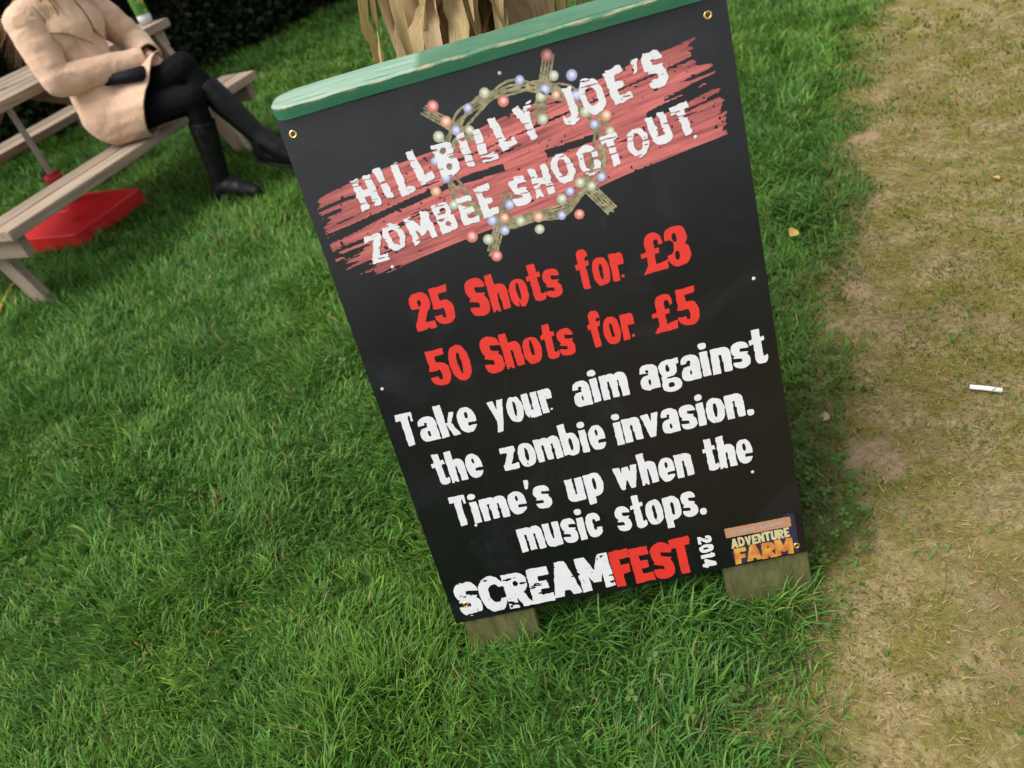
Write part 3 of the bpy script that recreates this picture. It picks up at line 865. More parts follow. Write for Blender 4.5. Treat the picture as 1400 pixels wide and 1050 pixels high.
# twig ring with gun-sight twigs and coloured bulbs
RC, RA = (.350, .823), (.119, .098)
fl = Film(.20, .665, .52, .972, .0014)
ang = np.arctan2((fl.V - RC[1]) / RA[1], (fl.U - RC[0]) / RA[0])
rr = np.hypot((fl.U - RC[0]) / RA[0], (fl.V - RC[1]) / RA[1])
tw = np.full(fl.U.shape, 1.0)
for kq in range(5):
    off = .045 * np.sin(ang * (5 + kq) + kq * 1.7) + .034 * (kq - 2)
    tw = np.minimum(tw, np.abs(rr - 1 - off) * .108 - .0017 - .0007 * fbm(ang * 9, ang * 0 + kq, seed=40 + kq))
def twig(a, b, wd, n_):
    global tw
    a, b = np.array(a), np.array(b); dd = b - a; L_ = np.hypot(*dd); dd = dd / L_; nn = np.array((-dd[1], dd[0]))
    for kq in range(n_):
        o_ = nn * wd * ((kq + .5) / n_ - .5)
        sh = random.uniform(-.004, .004)
        P = [a + o_ + dd * sh - nn * wd / n_ * .34, b + o_ + dd * sh - nn * wd / n_ * .38, b + o_ + dd * sh + nn * wd / n_ * .38, a + o_ + dd * sh + nn * wd / n_ * .34]
        tw = np.minimum(tw, sd_poly(fl.U, fl.V, P))
twig((.219, .928), (.282, .868), .017, 4)
twig((.420, .950), (.384, .868), .019, 4)
twig((.425, .768), (.464, .706), .021, 5)
twig((.312, .775), (.262, .688), .019, 4)
fl.d = tw
fl.rough(.0007, 300, seed=44)
def twig_col(u, v):
    g = fbm(u * 260, v * 260, seed=46)[:, None]; h_ = fbm(u * 90, v * 90, seed=47)[:, None]
    return np.array((.040, .036, .020)) * (1 - g) + np.array((.42, .37, .21)) * g * (.6 + .8 * h_)
fl.mesh('twig_ring', M_ART, sign, .0007, 'printed ring of twigs with four sight marks', twig_col)
BULBS = {(.70, .19, .15): [(.236, .927), (.418, .952), (.34, .907), (.239, .724), (.269, .684), (.412, .715)],
         (.70, .36, .20): [(.249, .901), (.418, .895), (.349, .727), (.484, .848), (.297, .739), (.204, .806)],
         (.40, .43, .68): [(.286, .911), (.371, .929), (.447, .916), (.404, .907), (.464, .84), (.458, .762), (.385, .72), (.277, .74), (.225, .822), (.26, .885), (.31, .757), (.292, .72), (.406, .753), (.447, .887), (.216, .850)],
         (.48, .51, .36): [(.316, .925), (.232, .883), (.28, .88), (.421, .922), (.396, .899), (.391, .867), (.455, .861), (.485, .824), (.424, .762), (.44, .752), (.391, .745), (.346, .708), (.32, .728), (.263, .713), (.244, .765), (.225, .779)]}
def bulb_part(c_, u, v, r_):
    V, Cc, F = [bp(u, v, .0010)], [], []
    n = 14
    lit = np.array((.88, .86, .84)); c_ = np.array(c_)
    Cc.append(c_ + (lit - c_) * .5)
    for q, f in ((.30, .40), (.60, .06), (.85, 0), (1.0, 0)):
        for i in range(n):
            a = 2 * math.pi * i / n
            V.append(bp(u + q * r_ * math.cos(a) + .0010 * (1 - q), v + q * r_ * math.sin(a) + .0016 * (1 - q), .0010)); Cc.append((c_ + (lit - c_) * f) * (1 - .45 * q * q))
    for i in range(n): F.append((0, 1 + i, 1 + (i + 1) % n, 1 + (i + 1) % n))
    T = np.array([f[:3] for f in F]); Q = []
    for k_ in range(3):
        for i in range(n): Q.append((1 + k_ * n + i, 1 + (k_ + 1) * n + i, 1 + (k_ + 1) * n + (i + 1) % n, 1 + k_ * n + (i + 1) % n))
    from_np('printed_bulb', np.array(V), [T, np.array(Q)], M_ART, sign, col=np.array(Cc))
for c_, l_ in BULBS.items():
    for u, v in l_:
        bulb_part(c_, u, v, (.0096 if c_[1] < .2 else .0080) * random.uniform(.85, 1.1))

# title
for nm, words, org, capv in (('HILLBILLY', [("HILLBILLY", .006, .312), ("JOE'S", .348, .512)], (.078, .806), .052),
                             ('ZOMBEE', [("ZOMBEE", .0, .222), ("SHOOTOUT", .247, .545)], (.072, .724), .046)):
    for wd in words:
        fl = Film(.05, .70, .65, .95, .0011)
        fl.text(K, [wd], 0, capv, math.radians(6.75), -.0001, .24, .17, org)
        fl.rough(.0024, 170, .14, 210, seed=60 + len(nm), streak=(45, 420, .70))
        fl.mesh('lettering', M_WHITE, sign, .0012, 'white brush title lettering on the red smear')
# prices
for nm, words, base in ((0, [('25', .108, .178), ('Shots', .204, .358), ('for', .388, .463), ('\u00a33', .492, .570)], .594),
                        (1, [('50', .106, .177), ('Shots', .200, .356), ('for', .384, .459), ('\u00a35', .490, .567)], .491)):
    for wd in words:
        fl = Film(wd[1] - .02, base - .02, wd[2] + .02, base + .08, .0011)
        fl.text(G, [wd], base, .064, 0, .0003, .05, .045)
        fl.rough(.0011, 130, .05, 260, seed=70 + nm)
        fl.mesh('lettering', M_RED, sign, .0006, 'red price lettering')
# message
for nm, words, base, capv in ((0, [('Take', .020, .158), ('your', .184, .296), ('aim', .332, .427), ('against', .449, .664)], .394, .063),
                              (1, [('the', .056, .144), ('zombie', .181, .369), ('invasion.', .386, .628)], .304, .063),
                              (2, [("Time's", .064, .247), ('up', .278, .345), ('when', .368, .507), ('the', .529, .614)], .212, .064),
                              (3, [('music', .168, .323), ('stops.', .352, .516)], .128, .070)):
    for wd in words:
        fl = Film(wd[1] - .02, base - .025, min(wd[2] + .02, .681), base + .085, .0011)
        fl.text(G, [wd], base, capv, 0, .0003, .05, .045)
        fl.rough(.0011, 130, .06, 260, seed=80 + nm)
        fl.mesh('lettering', M_WHITE, sign, .0006, 'white message lettering')
# event logo
fl = Film(.005, .0, .34, .105, .0011)
fl.text(K, [('SCREAM', .019, .320)], .012, .077, 0, .001, .10, .035)
fl.rough(.0016, 110, .16, 170, seed=90, streak=(60, 130, .74))
fl.mesh('lettering', M_WHITE, sign, .0006, 'white half of the event name lettering')
fl = Film(.31, .0, .49, .105, .0011)
fl.text(K, [('FEST', .324, .474)], .008, .078, 0, .001, .10, .035)
fl.rough(.0014, 110, .12, 170, seed=91)
fl.mesh('lettering', M_RED, sign, .0006, 'red half of the event name lettering')
fl = Film(.475, .0, .53, .10, .0010)
y_ = .081
for ch in '2014':
    w_ = K[ch][0]; sc_ = .0295
    fl.glyph(K[ch][1], .489, y_, sc_, .025, -math.pi / 2, 0, .0004)
    y_ -= (w_ + .10) * sc_
fl.rough(.0008, 160, .1, 260, seed=92)
fl.mesh('lettering', M_WHITE, sign, .0006, 'small white year printed sideways')
# farm logo
fl = Film(.53, .0, .68, .10, .0010)
fl.d = sd_poly(fl.U, fl.V, [(.545, .034), (.549, .004), (.668, .004), (.668, .088), (.655, .092)])
fl.mesh('logo_backing', mat_print('dark_blue_print', (.022, .018, .045)), sign, .0004)
fl = Film(.53, .05, .67, .10, .0008)
fl.d = sd_poly(fl.U, fl.V, [(.540, .066), (.660, .063), (.660, .084), (.540, .087)]); fl.rough(.0006, 200, seed=93)
fl.mesh('logo_banner', mat_print('orange_brown_print', (.42, .205, .115)), sign, .0006)
fl = Film(.545, .06, .66, .09, .0006)
x_ = .552
while x_ < .646:
    w_ = random.uniform(.0022, .0042)
    if abs(x_ - .598) > .004: fl.d = np.minimum(fl.d, sd_box(fl.U, fl.V, x_, .0712, x_ + w_, .0788))
    x_ += w_ + .0012
fl.rough(.0012, 420, seed=95)
fl.mesh('lettering', mat_print('grey_print', (.34, .30, .27)), sign, .0008, 'tiny illegible grey line on the banner')
fl = Film(.54, .03, .665, .07, .0007)
fl.text(K, [('ADVENTURE', .547, .655)], .0415, .020, 0, .0002, .10, .06); fl.rough(.0005, 250, seed=96)
fl.mesh('lettering', mat_print('pale_yellow_print', (.50, .46, .24)), sign, .0008, 'pale yellow logo lettering')
fl = Film(.54, .0, .67, .05, .0008)
fl.text(K, [('FARM', .550, .656)], .006, .033, 0, .0010, .12, .05); fl.rough(.0007, 220, seed=97)
fcol = lambda u, v: np.array((.48, .13, .03))[None] + (np.array((.58, .33, .06)) - np.array((.48, .13, .03)))[None] * np.clip(fbm(u * 90, v * 90, seed=98) * 2 - .5, 0, 1)[:, None]
fl.mesh('lettering', M_ART, sign, .0009, 'chunky orange logo lettering', fcol)

# ------------------------------------------------------------------ dried corn stalks behind the sign
corn = empty('corn_stalk_bundle', (-.045, .80, 0))
tag(corn, 'bundle of dried tan corn stalks and husks standing behind the black sign', 'corn stalks')
def mat_corn():
    kk = N('dry_corn_leaf')
    oi = kk.add('ShaderNodeObjectInfo'); uv_ = kk.add('ShaderNodeAttribute', attribute_name='col')
    sp_ = kk.add('ShaderNodeSeparateColor'); kk.put(uv_.outputs['Color'], sp_.inputs[0])
    cb_ = kk.add('ShaderNodeCombineXYZ'); kk.put(sp_.outputs[0], cb_.inputs[0]); kk.put(sp_.outputs[1], cb_.inputs[1]); kk.put(oi.outputs['Random'], cb_.inputs[2])
    fib = kk.noise(1.0, cb_.outputs[0], 4, .6, (46, 3, 31)); blot = kk.noise(1.0, cb_.outputs[0], 4, .6, (3, 7, 17))
    bc = kk.ramp(oi.outputs['Random'], [(0, (.68, .45, .24)), (.22, (.48, .38, .15)), (.45, (.80, .58, .35)), (.62, (.56, .44, .18)), (.8, (.70, .49, .30)), (1, (.40, .27, .14))])
    c_ = kk.mix(.9, bc, kk.ramp(fib, [(.34, .34), (.62, 1.0)]), 'MULTIPLY')
    c_ = kk.mix(kk.ramp(blot, [(.48, 0), (.70, .55)]), c_, (.33, .26, .085))
    kk.base(c_); kk.rough(.65); kk.spec(.25); kk.bump(fib, .5, .002)
    tr = kk.add('ShaderNodeBsdfTranslucent'); kk.put(c_, tr.inputs[0])
    mx = kk.add('ShaderNodeMixShader'); mx.inputs[0].default_value = .25
    kk.put(kk.b.outputs[0], mx.inputs[1]); kk.put(tr.outputs[0], mx.inputs[2]); kk.put(mx.outputs[0], kk.n['Material Output'].inputs[0])
    return kk.m
M_CORN = mat_corn()
M_STALK = mat_plain('corn_stalk', (.085, .055, .035), .7, .3, .35, 25, .3)
def corn_leaf(p0, az, rise, reach, drop, wid, twist, seed):
    """strap leaf: leaves the stalk, arches out and hangs; V-folded across"""
    r_ = random.Random(seed)
    n, mcr = 20, 4
    pts = []
    for i in range(n + 1):
        t = i / n
        out = reach * (1 - (1 - t) ** 2.4) + .025 * math.sin(t * 6 + seed) * t
        zz = rise * math.sin(min(t * 3.2, math.pi)) * (1 - t) - drop * t ** 1.35
        a_ = az + .5 * twist * t
        pts.append(Vector((p0[0] + math.cos(a_) * out, p0[1] + math.sin(a_) * out, p0[2] + zz)))
    V, Cc, F = [], [], []
    for i, P in enumerate(pts):
        t = i / n
        d = (pts[min(i + 1, n)] - pts[max(i - 1, 0)]).normalized()
        a_ = az + math.pi / 2 + twist * t + .5 * math.sin(t * 5 + seed)
        s_ = Vector((math.cos(a_), math.sin(a_), 0)); s_ = (s_ - d * s_.dot(d)).normalized(); nn = d.cross(s_)
        w_ = wid * (min(1, t * 5 + .45)) * (1 - t ** 2.6) ** .8 * .5 + .0012
        for j in range(mcr + 1):
            x = j / mcr * 2 - 1
            wav = .26 * w_ * math.sin(t * 24 + seed + 3 * x) * abs(x) + .16 * w_ * math.sin(t * 47 + 2 * seed - 4 * x)
            co = P + s_ * (x * w_) + nn * (abs(x) * w_ * (.30 + .25 * math.sin(seed)) + wav)
            V.append(co); Cc.append((x * .5 + .5, t, 0))
    for i in range(n):
        for j in range(mcr):
            a = i * (mcr + 1) + j
            F.append((a, a + 1, a + mcr + 2, a + mcr + 1))
    return from_np('leaf', np.array(V), np.array(F), M_CORN, corn, col=np.array(Cc), smooth=True)
rc = random.Random(5)
for s_ in range(9):
    a_ = s_ * 2.4; r_ = .12 * math.sqrt((s_ + .5) / 9)
    bx, by = math.cos(a_) * r_, math.sin(a_) * r_
    H = rc.uniform(1.75, 2.2); lx, ly = rc.uniform(-.06, .06), rc.uniform(-.05, .05)
    pts, rad = [], []
    for i in range(15):
        t = i / 14
        pts.append((bx * (1 - .3 * math.sin(math.pi * t * .6)) + lx * t, by * (1 - .3 * math.sin(math.pi * t * .6)) + ly * t, -.02 + H * t))
        rad.append((.013 if i % 2 else .0155) * (1 - .5 * t))
    from_bm('stalk', tube_bm(pts, rad, 8), M_STALK, corn, True)
    for j in range(19):
        t = .32 + .62 * j / 19 + rc.uniform(-.03, .03)
        ix = int(t * 14); P = pts[ix]
        az = rc.uniform(0, 6.283)
        if rc.random() < .55: az = rc.uniform(-2.9, -.2)
        corn_leaf(P, az, rc.uniform(.02, .12), rc.uniform(.05, .19), rc.uniform(.22, .70), rc.uniform(.026, .060), rc.uniform(-2.6, 2.6), rc.randrange(999))
bm = None
for zz in (.62, .635, .65):
    bm = tube_bm([(.135 * math.cos(t), .135 * math.sin(t), zz + .004 * math.sin(3 * t)) for t in np.linspace(0, 6.28, 33)], .004, 6, bm)
from_bm('twine', bm, mat_plain('twine', (.30, .22, .12), .9, .1), corn)

# ------------------------------------------------------------------ picnic table
RZ = TH - math.pi / 2                       # local x = towards the lawn (q), local y = along the benches (e)
table = empty('picnic_table', (OB[0], OB[1], 0), RZ)
tag(table, 'weathered wooden picnic table with attached benches on the lawn', 'picnic table')
M_WOOD = mat_wood('weathered_timber', (.155, .122, .098), (.265, .215, .172), (.36, .30, .24), axis=1)
M_WOODX = mat_wood('weathered_timber_cross', (.155, .122, .098), (.26, .21, .165), (.34, .285, .22), axis=0)
M_WOODZ = mat_wood('weathered_timber_leg', (.15, .12, .10), (.25, .205, .165), (.34, .285, .23), axis=2)
HB, HT, BB, SW, TT = .424, .784, .775, .255, .331
def plank(name, x0, x1, y0, y1, z1, th=.044):
    o = from_bm(name, box_bm(x0, y0, z1 - th, x1, y1, z1, .004, 2), M_WOOD, table)
    return o
nw = 5; pw = (2 * TT - .008 * (nw - 1)) / nw
for i in range(nw):
    x0 = -TT + i * (pw + .008)
    if i == 2:                                  # middle board is split round the parasol hole
        plank('tabletop_plank', x0, x0 + pw, -.924 + .004, -.054 - .035, HT)
        plank('tabletop_plank', x0, x0 + pw, -.054 + .035, .924 - .003, HT)
    else:
        plank('tabletop_plank', x0, x0 + pw, -.924 + random.uniform(-.004, .004), .924 + random.uniform(-.004, .004), HT)
for sg in (1, -1):
    for a, b in ((BB - .125, BB), (BB - SW, BB - .131)):
        x0, x1 = (a, b) if sg > 0 else (-b, -a)
        plank('seat_plank', x0, x1, -.915 + random.uniform(-.003, .003), .915 + random.uniform(-.003, .003), HB)
for sy in (-1, 1):
    y = sy * .855
    from_bm('seat_bearer', box_bm(-.735, y - .0225, HB - .044 - .098, .735, y + .0225, HB - .0445, .003), M_WOODX, table)
    from_bm('top_bearer', box_bm(-.30, y - .0225, HT - .044 - .09, .30, y + .0225, HT - .0445, .003), M_WOODX, table)
    yl = sy * .808
    for sx_ in (-1, 1):
        from_bm('leg', oriented_box((sx_ * .255, yl, HT - .0445), (sx_ * .545, yl, -.03), .0455, .098, (0, 1, 0), .003) if False else
                oriented_box((sx_ * .255, yl, HT - .046), (sx_ * .545, yl, -.03), .098, .0455, (0, 1, 0), .003), M_WOODZ, table)
        from_bm('bolt', tube_bm([(sx_ * .40, y + sy * .021, HB - .095), (sx_ * .40, y + sy * .032, HB - .095)], .012, 8), M_SCREW, table)
    from_bm('brace', oriented_box((0, sy * .80, HB - .10), (0, sy * .10, HT - .05), .09, .04, (1, 0, 0), .003), M_WOOD, table)

# parasol: red base, grey pole
para = empty('parasol_stand', (OB[0] - .054 * EB[0], OB[1] - .054 * EB[1], 0), RZ)
tag(para, 'red plastic parasol base with a grey metal pole under the picnic table', 'parasol stand')
M_REDP = mat_plain('red_plastic', (.62, .018, .022), .38, .5, .10, 12, .05)
M_GREYM = mat_plain('grey_metal_pole', (.68, .68, .71), .45, .5, .08, 30, .03)
def base_bm():
    bm = bmesh.new()
    prof = [(.262, -.01), (.268, .02), (.268, .090), (.262, .098), (.250, .102), (.100, .152), (.094, .156), (.060, .160)]
    rings = []
    for r_, z in prof:
        ring = []
        for i in range(64):
            a_ = 2 * math.pi * i / 64
            c_, s_ = math.cos(a_), math.sin(a_)
            kk = (abs(c_) ** 14 + abs(s_) ** 14) ** (-1 / 14) if r_ > .12 else (abs(c_) ** 3 + abs(s_) ** 3) ** (-1 / 3)
            ring.append(bm.verts.new((r_ * kk * c_, r_ * kk * s_, z)))
        rings.append(ring)
    for a, b in zip(rings, rings[1:]):
        for i in range(64): bm.faces.new((a[i], a[(i + 1) % 64], b[(i + 1) % 64], b[i]))
    bm.faces.new(rings[-1]); bm.faces.new(rings[0][::-1])
    bmesh.ops.recalc_face_normals(bm, faces=bm.faces)
    return bm
bs = from_bm('base', base_bm(), M_REDP, para, False)
from_bm('filler_cap', lathe_bm([(.028, .115), (.030, .120), (.030, .142), (.026, .147)], 16, .17, -.15), M_REDP, bs)
from_bm('socket', lathe_bm([(.050, .155), (.036, .18), (.034, .27), (.046, .285), (.048, .325), (.030, .335)], 20), M_REDP, para, True)
from_bm('pole', lathe_bm([(.0165, .31), (.0165, 1.15), (.015, 1.15), (.015, 2.25), (.010, 2.27)], 16), M_GREYM, para, True)

# green drinks bottle on the table
def TB(al, pe, z=0.0): return (OB[0] + EB[0] * al + QB[0] * pe, OB[1] + EB[1] * al + QB[1] * pe, z)
bottle = empty('drinks_bottle', TB(.86, .225, HT), RZ)
tag(bottle, 'green and white drinks bottle standing near the end of the picnic table', 'bottle')
k = N('green_label')
oc = k.add('ShaderNodeTexCoord').outputs['Object']
k.base(k.mix(k.ramp(k.noise(18, oc, 2, .5), [(.52, 0), (.60, 1)]), (.07, .22, .03), (.42, .46, .10))); k.rough(.35)
M_LABEL = k.m
M_BOT = mat_plain('clear_pale_plastic', (.50, .56, .56), .12, .6, .06, 20, .02)
from_bm('bottle_body', lathe_bm([(.028, 0), (.036, .006), (.037, .05), (.035, .06), (.037, .07), (.0372, .20), (.035, .225), (.024, .265), (.015, .297), (.014, .315)], 24), M_BOT, bottle, True)
from_bm('label', lathe_bm([(.0378, .055), (.0382, .056), (.0382, .195), (.0378, .196)], 24), M_LABEL, bottle, True)
from_bm('stripe', lathe_bm([(.0380, .020), (.0386, .021), (.0386, .045), (.0380, .046)], 24), M_WHITE, bottle, True)
from_bm('cap', lathe_bm([(.0165, .312), (.0170, .314), (.0170, .332), (.0155, .335)], 20), M_WHITE, bottle, True)

# ------------------------------------------------------------------ hedge behind the table
HP, HD = np.array((-2.95, 6.45)), np.array((.744, .668)); HN = np.array((.668, -.744))     # HN faces the lawn
hedge = empty('hedge', (float(HP[0]), float(HP[1]), 0))
tag(hedge, 'tall dark evergreen hedge along the far edge of the lawn', 'hedge')
def hedge_leaves(n, s0, s1, zmax, col, size, face):
    s_ = RNG.uniform(s0, s1, n); z = RNG.uniform(0, 1, n) ** 1.15 * zmax
    bulge = .35 * (fbm(s_ * 1.7, z * 1.5, seed=101) - .5) + .16 * (fbm(s_ * 6, z * 5, seed=102) - .5)
    over = .55 * np.clip((z - .9) / 1.6, 0, 1)  # upper part leans out, shaped to throw shade on the hedge face
    dep = bulge + over - np.abs(RNG.normal(0, .13, n)) + face
    c = HP[None] * 0 + s_[:, None] * HD + dep[:, None] * HN
    P = np.stack([c[:, 0], c[:, 1], z], 1)
    a = RNG.normal(0, 1, (n, 3)); a[:, 2] *= .6; a /= np.linalg.norm(a, axis=1)[:, None]
    b = RNG.normal(0, 1, (n, 3)); b -= a * (a * b).sum(1)[:, None]; b /= np.linalg.norm(b, axis=1)[:, None]
    L = size * RNG.uniform(.6, 1.4, n)[:, None]; w = L * .30
    nn = np.cross(a, b) * L * .12
    V = np.stack([P - a * L * .5, P + b * w + nn, P + a * L * .5, P - b * w + nn], 1).reshape(-1, 3)
    cc = np.repeat(np.array(col)[None] * RNG.uniform(.5, 1.5, n)[:, None], 4, 0)
    F = (np.arange(n) * 4)[:, None] + np.array([[0, 1, 2, 3]])
    return V, cc, F
A = [hedge_leaves(72000, -7, 8, 3.2, (.009, .015, .007), .055, 0), hedge_leaves(2600, -2.5, 3.0, .55, (.018, .042, .011), .06, .10)]
V = np.concatenate([a[0] for a in A]); Cc = np.concatenate([a[1] for a in A]); F = np.concatenate([A[0][2], A[1][2] + len(A[0][0])])
o = from_np('foliage', V, F, mat_leafy('hedge_leaf', .15, .55, .2), hedge, col=Cc); o['kind'] = 'stuff'
# solid dark core added inside the leaves to block light
bm = bmesh.new()
sv = []
for i in range(61):
    s_ = -7 + 15 * i / 60
    row = []
    for z, dd in ((-.05, -.22), (.9, -.20), (1.7, .12), (2.6, .30), (3.05, -.1), (3.05, -1.1), (-.05, -1.2)):
        w_ = dd + (float(fbm(np.array(s_ * 1.7), np.array(z * 1.5), seed=101)) - .5) * .3
        row.append(bm.verts.new((HD[0] * s_ + HN[0] * w_, HD[1] * s_ + HN[1] * w_, z)))
    sv.append(row)
for a, b in zip(sv, sv[1:]):
    for i in range(7): bm.faces.new((a[i], b[i], b[(i + 1) % 7], a[(i + 1) % 7]))
bm.faces.new(sv[0]); bm.faces.new(sv[-1][::-1])
bmesh.ops.recalc_face_normals(bm, faces=bm.faces)
from_bm('light_block_core', bm, mat_plain('hedge_inner', (.012, .012, .008), .95, .05, .5, 14, .6, .03), hedge)
for i in range(14):
    s_ = -5 + i * .85 + random.uniform(-.2, .2)
    x, y = HD[0] * s_ + HN[0] * -.1, HD[1] * s_ + HN[1] * -.1
    from_bm('stem', tube_bm([(x, y, -.05), (x + random.uniform(-.05, .05), y + random.uniform(-.05, .05), .5), (x + random.uniform(-.15, .15), y - .1, 1.3)], [.035, .028, .018], 7),
            mat_plain('hedge_bark', (.05, .035, .025), .9, .1, .3, 20, .4) if i == 0 else bpy.data.materials['hedge_bark'], hedge, True)

# ------------------------------------------------------------------ small things on the ground
def gz(x, y): return float(ground_z(np.array(float(x)), np.array(float(y))))
stick = tube_bm([(.853, .420, gz(.853, .42) + .012), (.880, .403, gz(.88, .403) + .012), (.907, .386, gz(.907, .386) + .012)], .0056, 12)
o = from_bm('paper_stick', stick, mat_plain('white_paper', (.78, .76, .74), .7, .2, .06, 60, .05), None, True)
tag(o, 'thin white paper stick lying on the worn dry grass', 'paper stick')
ystick = tube_bm([(-2.66, 2.60, .045), (-2.63, 2.42, .035), (-2.585, 2.25, .03), (-2.56, 2.05, .03)], [.009, .010, .010, .008], 8)
o = from_bm('yellow_stick', ystick, mat_plain('yellow_cane', (.46, .30, .05), .6, .3, .2, 30, .1), None, True)
tag(o, 'thin yellow cane lying in the grass by the picnic table leg', 'cane')

def fallen_leaf(x, y, z, s, rz, tilt, mat_, label):
    bm = bmesh.new()
    prof = [(0, .03), (.15, .28), (.35, .42), (.55, .40), (.78, .22), (1.0, .0)]
    rows = []
    for t, w_ in prof:
        zz = .10 * math.sin(t * 3) * s
        rows.append([bm.verts.new(((t - .5) * s, sx_ * w_ * s, zz + abs(sx_) * w_ * s * .35)) for sx_ in (-1, 0, 1)])
    for a, b in zip(rows, rows[1:]):
        for j in range(2): bm.faces.new((a[j], b[j], b[j + 1], a[j + 1]))
    bmesh.ops.remove_doubles(bm, verts=bm.verts, dist=1e-5)
    bmesh.ops.transform(bm, matrix=Matrix.Rotation(tilt, 4, 'X'), verts=bm.verts)
    o = from_bm('fallen_leaf', bm, mat_, None, True)
    o.location = (x, y, z); o.rotation_euler = (0, 0, rz)
    return tag(o, label, 'leaf', 'fallen leaves')
M_YL = mat_plain('yellow_leaf', (.46, .31, .08), .6, .3, .2, 60, .1)
M_PL = mat_plain('pale_leaf', (.30, .30, .12), .6, .3, .2, 60, .1)
fallen_leaf(.716, 1.197, gz(.716, 1.197) + .055, .040, .8, .5, M_YL, 'small bright yellow fallen leaf on the green lawn edge beside the sign')
fallen_leaf(1.373, 1.30, gz(1.373, 1.3) + .010, .026, 2.1, .2, M_YL, 'small yellow fallen leaf lying on the worn dry grass')
fallen_leaf(.519, .399, gz(.519, .399) + .040, .028, -.4, .3, M_PL, 'pale green fallen leaf on clover at the worn strip edge')

# ------------------------------------------------------------------ seated person
person = empty('person', TB(0, .62, 0), RZ)           # local x = away from the table, local y = along the bench
tag(person, 'person in a beige coat, black tights and black boots sitting cross-legged on the bench', 'person')

def cap_bm(bm, a, b, ra, rb, sub=2):
    """tapered capsule as a convex hull"""
    t = bmesh.new()
    for c_, r_ in ((a, ra), (b, rb)):
        bmesh.ops.create_icosphere(t, subdivisions=sub, radius=r_, matrix=Matrix.Translation(Vector(c_)))
    r_ = bmesh.ops.convex_hull(t, input=t.verts)
    bmesh.ops.delete(t, geom=[g for g in r_['geom_interior'] if isinstance(g, bmesh.types.BMVert)], context='VERTS')
    me = bpy.data.meshes.new('tmp'); t.to_mesh(me); t.free(); bm.from_mesh(me); bpy.data.meshes.remove(me)

def ell_bm(bm, c_, r_, rot=None):
    M_ = Matrix.Translation(Vector(c_)) @ (rot or Matrix.Identity(4)) @ Matrix.Diagonal((*r_, 1))
    bmesh.ops.create_icosphere(bm, subdivisions=3, radius=1, matrix=M_)

def remesh(bm, voxel, smooth=6, fac=.5):
    me = bpy.data.meshes.new('tmp'); bm.to_mesh(me); bm.free()
    o = bpy.data.objects.new('tmp', me); COL.objects.link(o)
    md = o.modifiers.new('r', 'REMESH'); md.mode = 'VOXEL'; md.voxel_size = voxel
    ms = o.modifiers.new('s', 'SMOOTH'); ms.iterations = smooth; ms.factor = fac
    dg = bpy.context.evaluated_depsgraph_get(); dg.update()
    out = bpy.data.meshes.new_from_object(o.evaluated_get(dg))
    bpy.data.objects.remove(o); bpy.data.meshes.remove(me)
    return out

def wrinkle(me, amp, sc, seed):
    n = len(me.vertices)
    co = np.zeros(n * 3, np.float32); me.vertices.foreach_get('co', co); co = co.reshape(-1, 3).astype(float)
    no = np.zeros(n * 3, np.float32); me.vertices.foreach_get('normal', no); no = no.reshape(-1, 3)
    s = np.asarray(sc)
    f = fbm(co[:, 0] * s[0] + 50, co[:, 1] * s[1] + 50, co[:, 2] * s[2] + 50, seed=seed) - .5
    f = 1 - 2 * np.abs(f) * 2.2                       # ridged folds
    co = co + no * (np.clip(f, -.6, 1) * amp)[:, None]
    me.vertices.foreach_set('co', co.astype(np.float32).ravel()); me.update()

J = dict(pel=(-.01, .05, .56), rh=(.03, -.015, .54), lh=(.0, .095, .535), rk=(.385, .15, .535), ra=(.335, .105, .10), rt=(.50, .13, .035), rheel=(.295, .095, .045),
         lk=(.345, .225, .665), la=(.565, .275, .255), lt=(.695, .285, .125), lheel=(.535, .265, .185),
         belly=(-.05, .04, .70), chest=(-.075, .07, .92), neck=(-.10, .085, 1.115), nk2=(-.085, .09, 1.185), head=(-.055, .10, 1.305),
         rs=(-.12, -.085, 1.035), ls=(-.085, .245, 1.035), re=(-.045, -.145, .785), le=(.01, .335, .80), rw=(.145, .125, .748), lw=(.165, .225, .755),
         rhand=(.205, .200, .738), lhand=(.225, .185, .728))
J = {k_: Vector(v_) for k_, v_ in J.items()}
bm = bmesh.new()
cap_bm(bm, J['rh'], J['rk'], .088, .068); cap_bm(bm, J['rk'], (J['rk'] * .6 + J['ra'] * .4), .056, .056); cap_bm(bm, J['rk'] * .6 + J['ra'] * .4, J['ra'], .056, .034); cap_bm(bm, J['ra'], J['rt'], .034, .024); cap_bm(bm, J['ra'], J['rheel'], .034, .030)
cap_bm(bm, J['lh'] + Vector((0, 0, .01)), J['lk'], .092, .072); cap_bm(bm, J['lk'], (J['lk'] * .6 + J['la'] * .4), .056, .055); cap_bm(bm, J['lk'] * .6 + J['la'] * .4, J['la'], .055, .034); cap_bm(bm, J['la'], J['lt'], .034, .024); cap_bm(bm, J['la'], J['lheel'], .034, .030)
ell_bm(bm, J['pel'], (.10, .13, .09)); cap_bm(bm, J['pel'], J['belly'], .10, .095); cap_bm(bm, J['belly'], J['chest'], .105, .118)
cap_bm(bm, J['rs'] + Vector((0, .03, 0)), J['ls'] + Vector((0, -.03, 0)), .058, .058); cap_bm(bm, J['chest'], J['neck'], .11, .052); cap_bm(bm, J['neck'], J['nk2'], .050, .048); cap_bm(bm, J['nk2'], J['head'], .048, .06)
for s_, e_, w_ in (('rs', 're', 'rw'), ('ls', 'le', 'lw')):
    cap_bm(bm, J[s_], J[e_], .050, .038); cap_bm(bm, J[e_], J[w_], .038, .025)
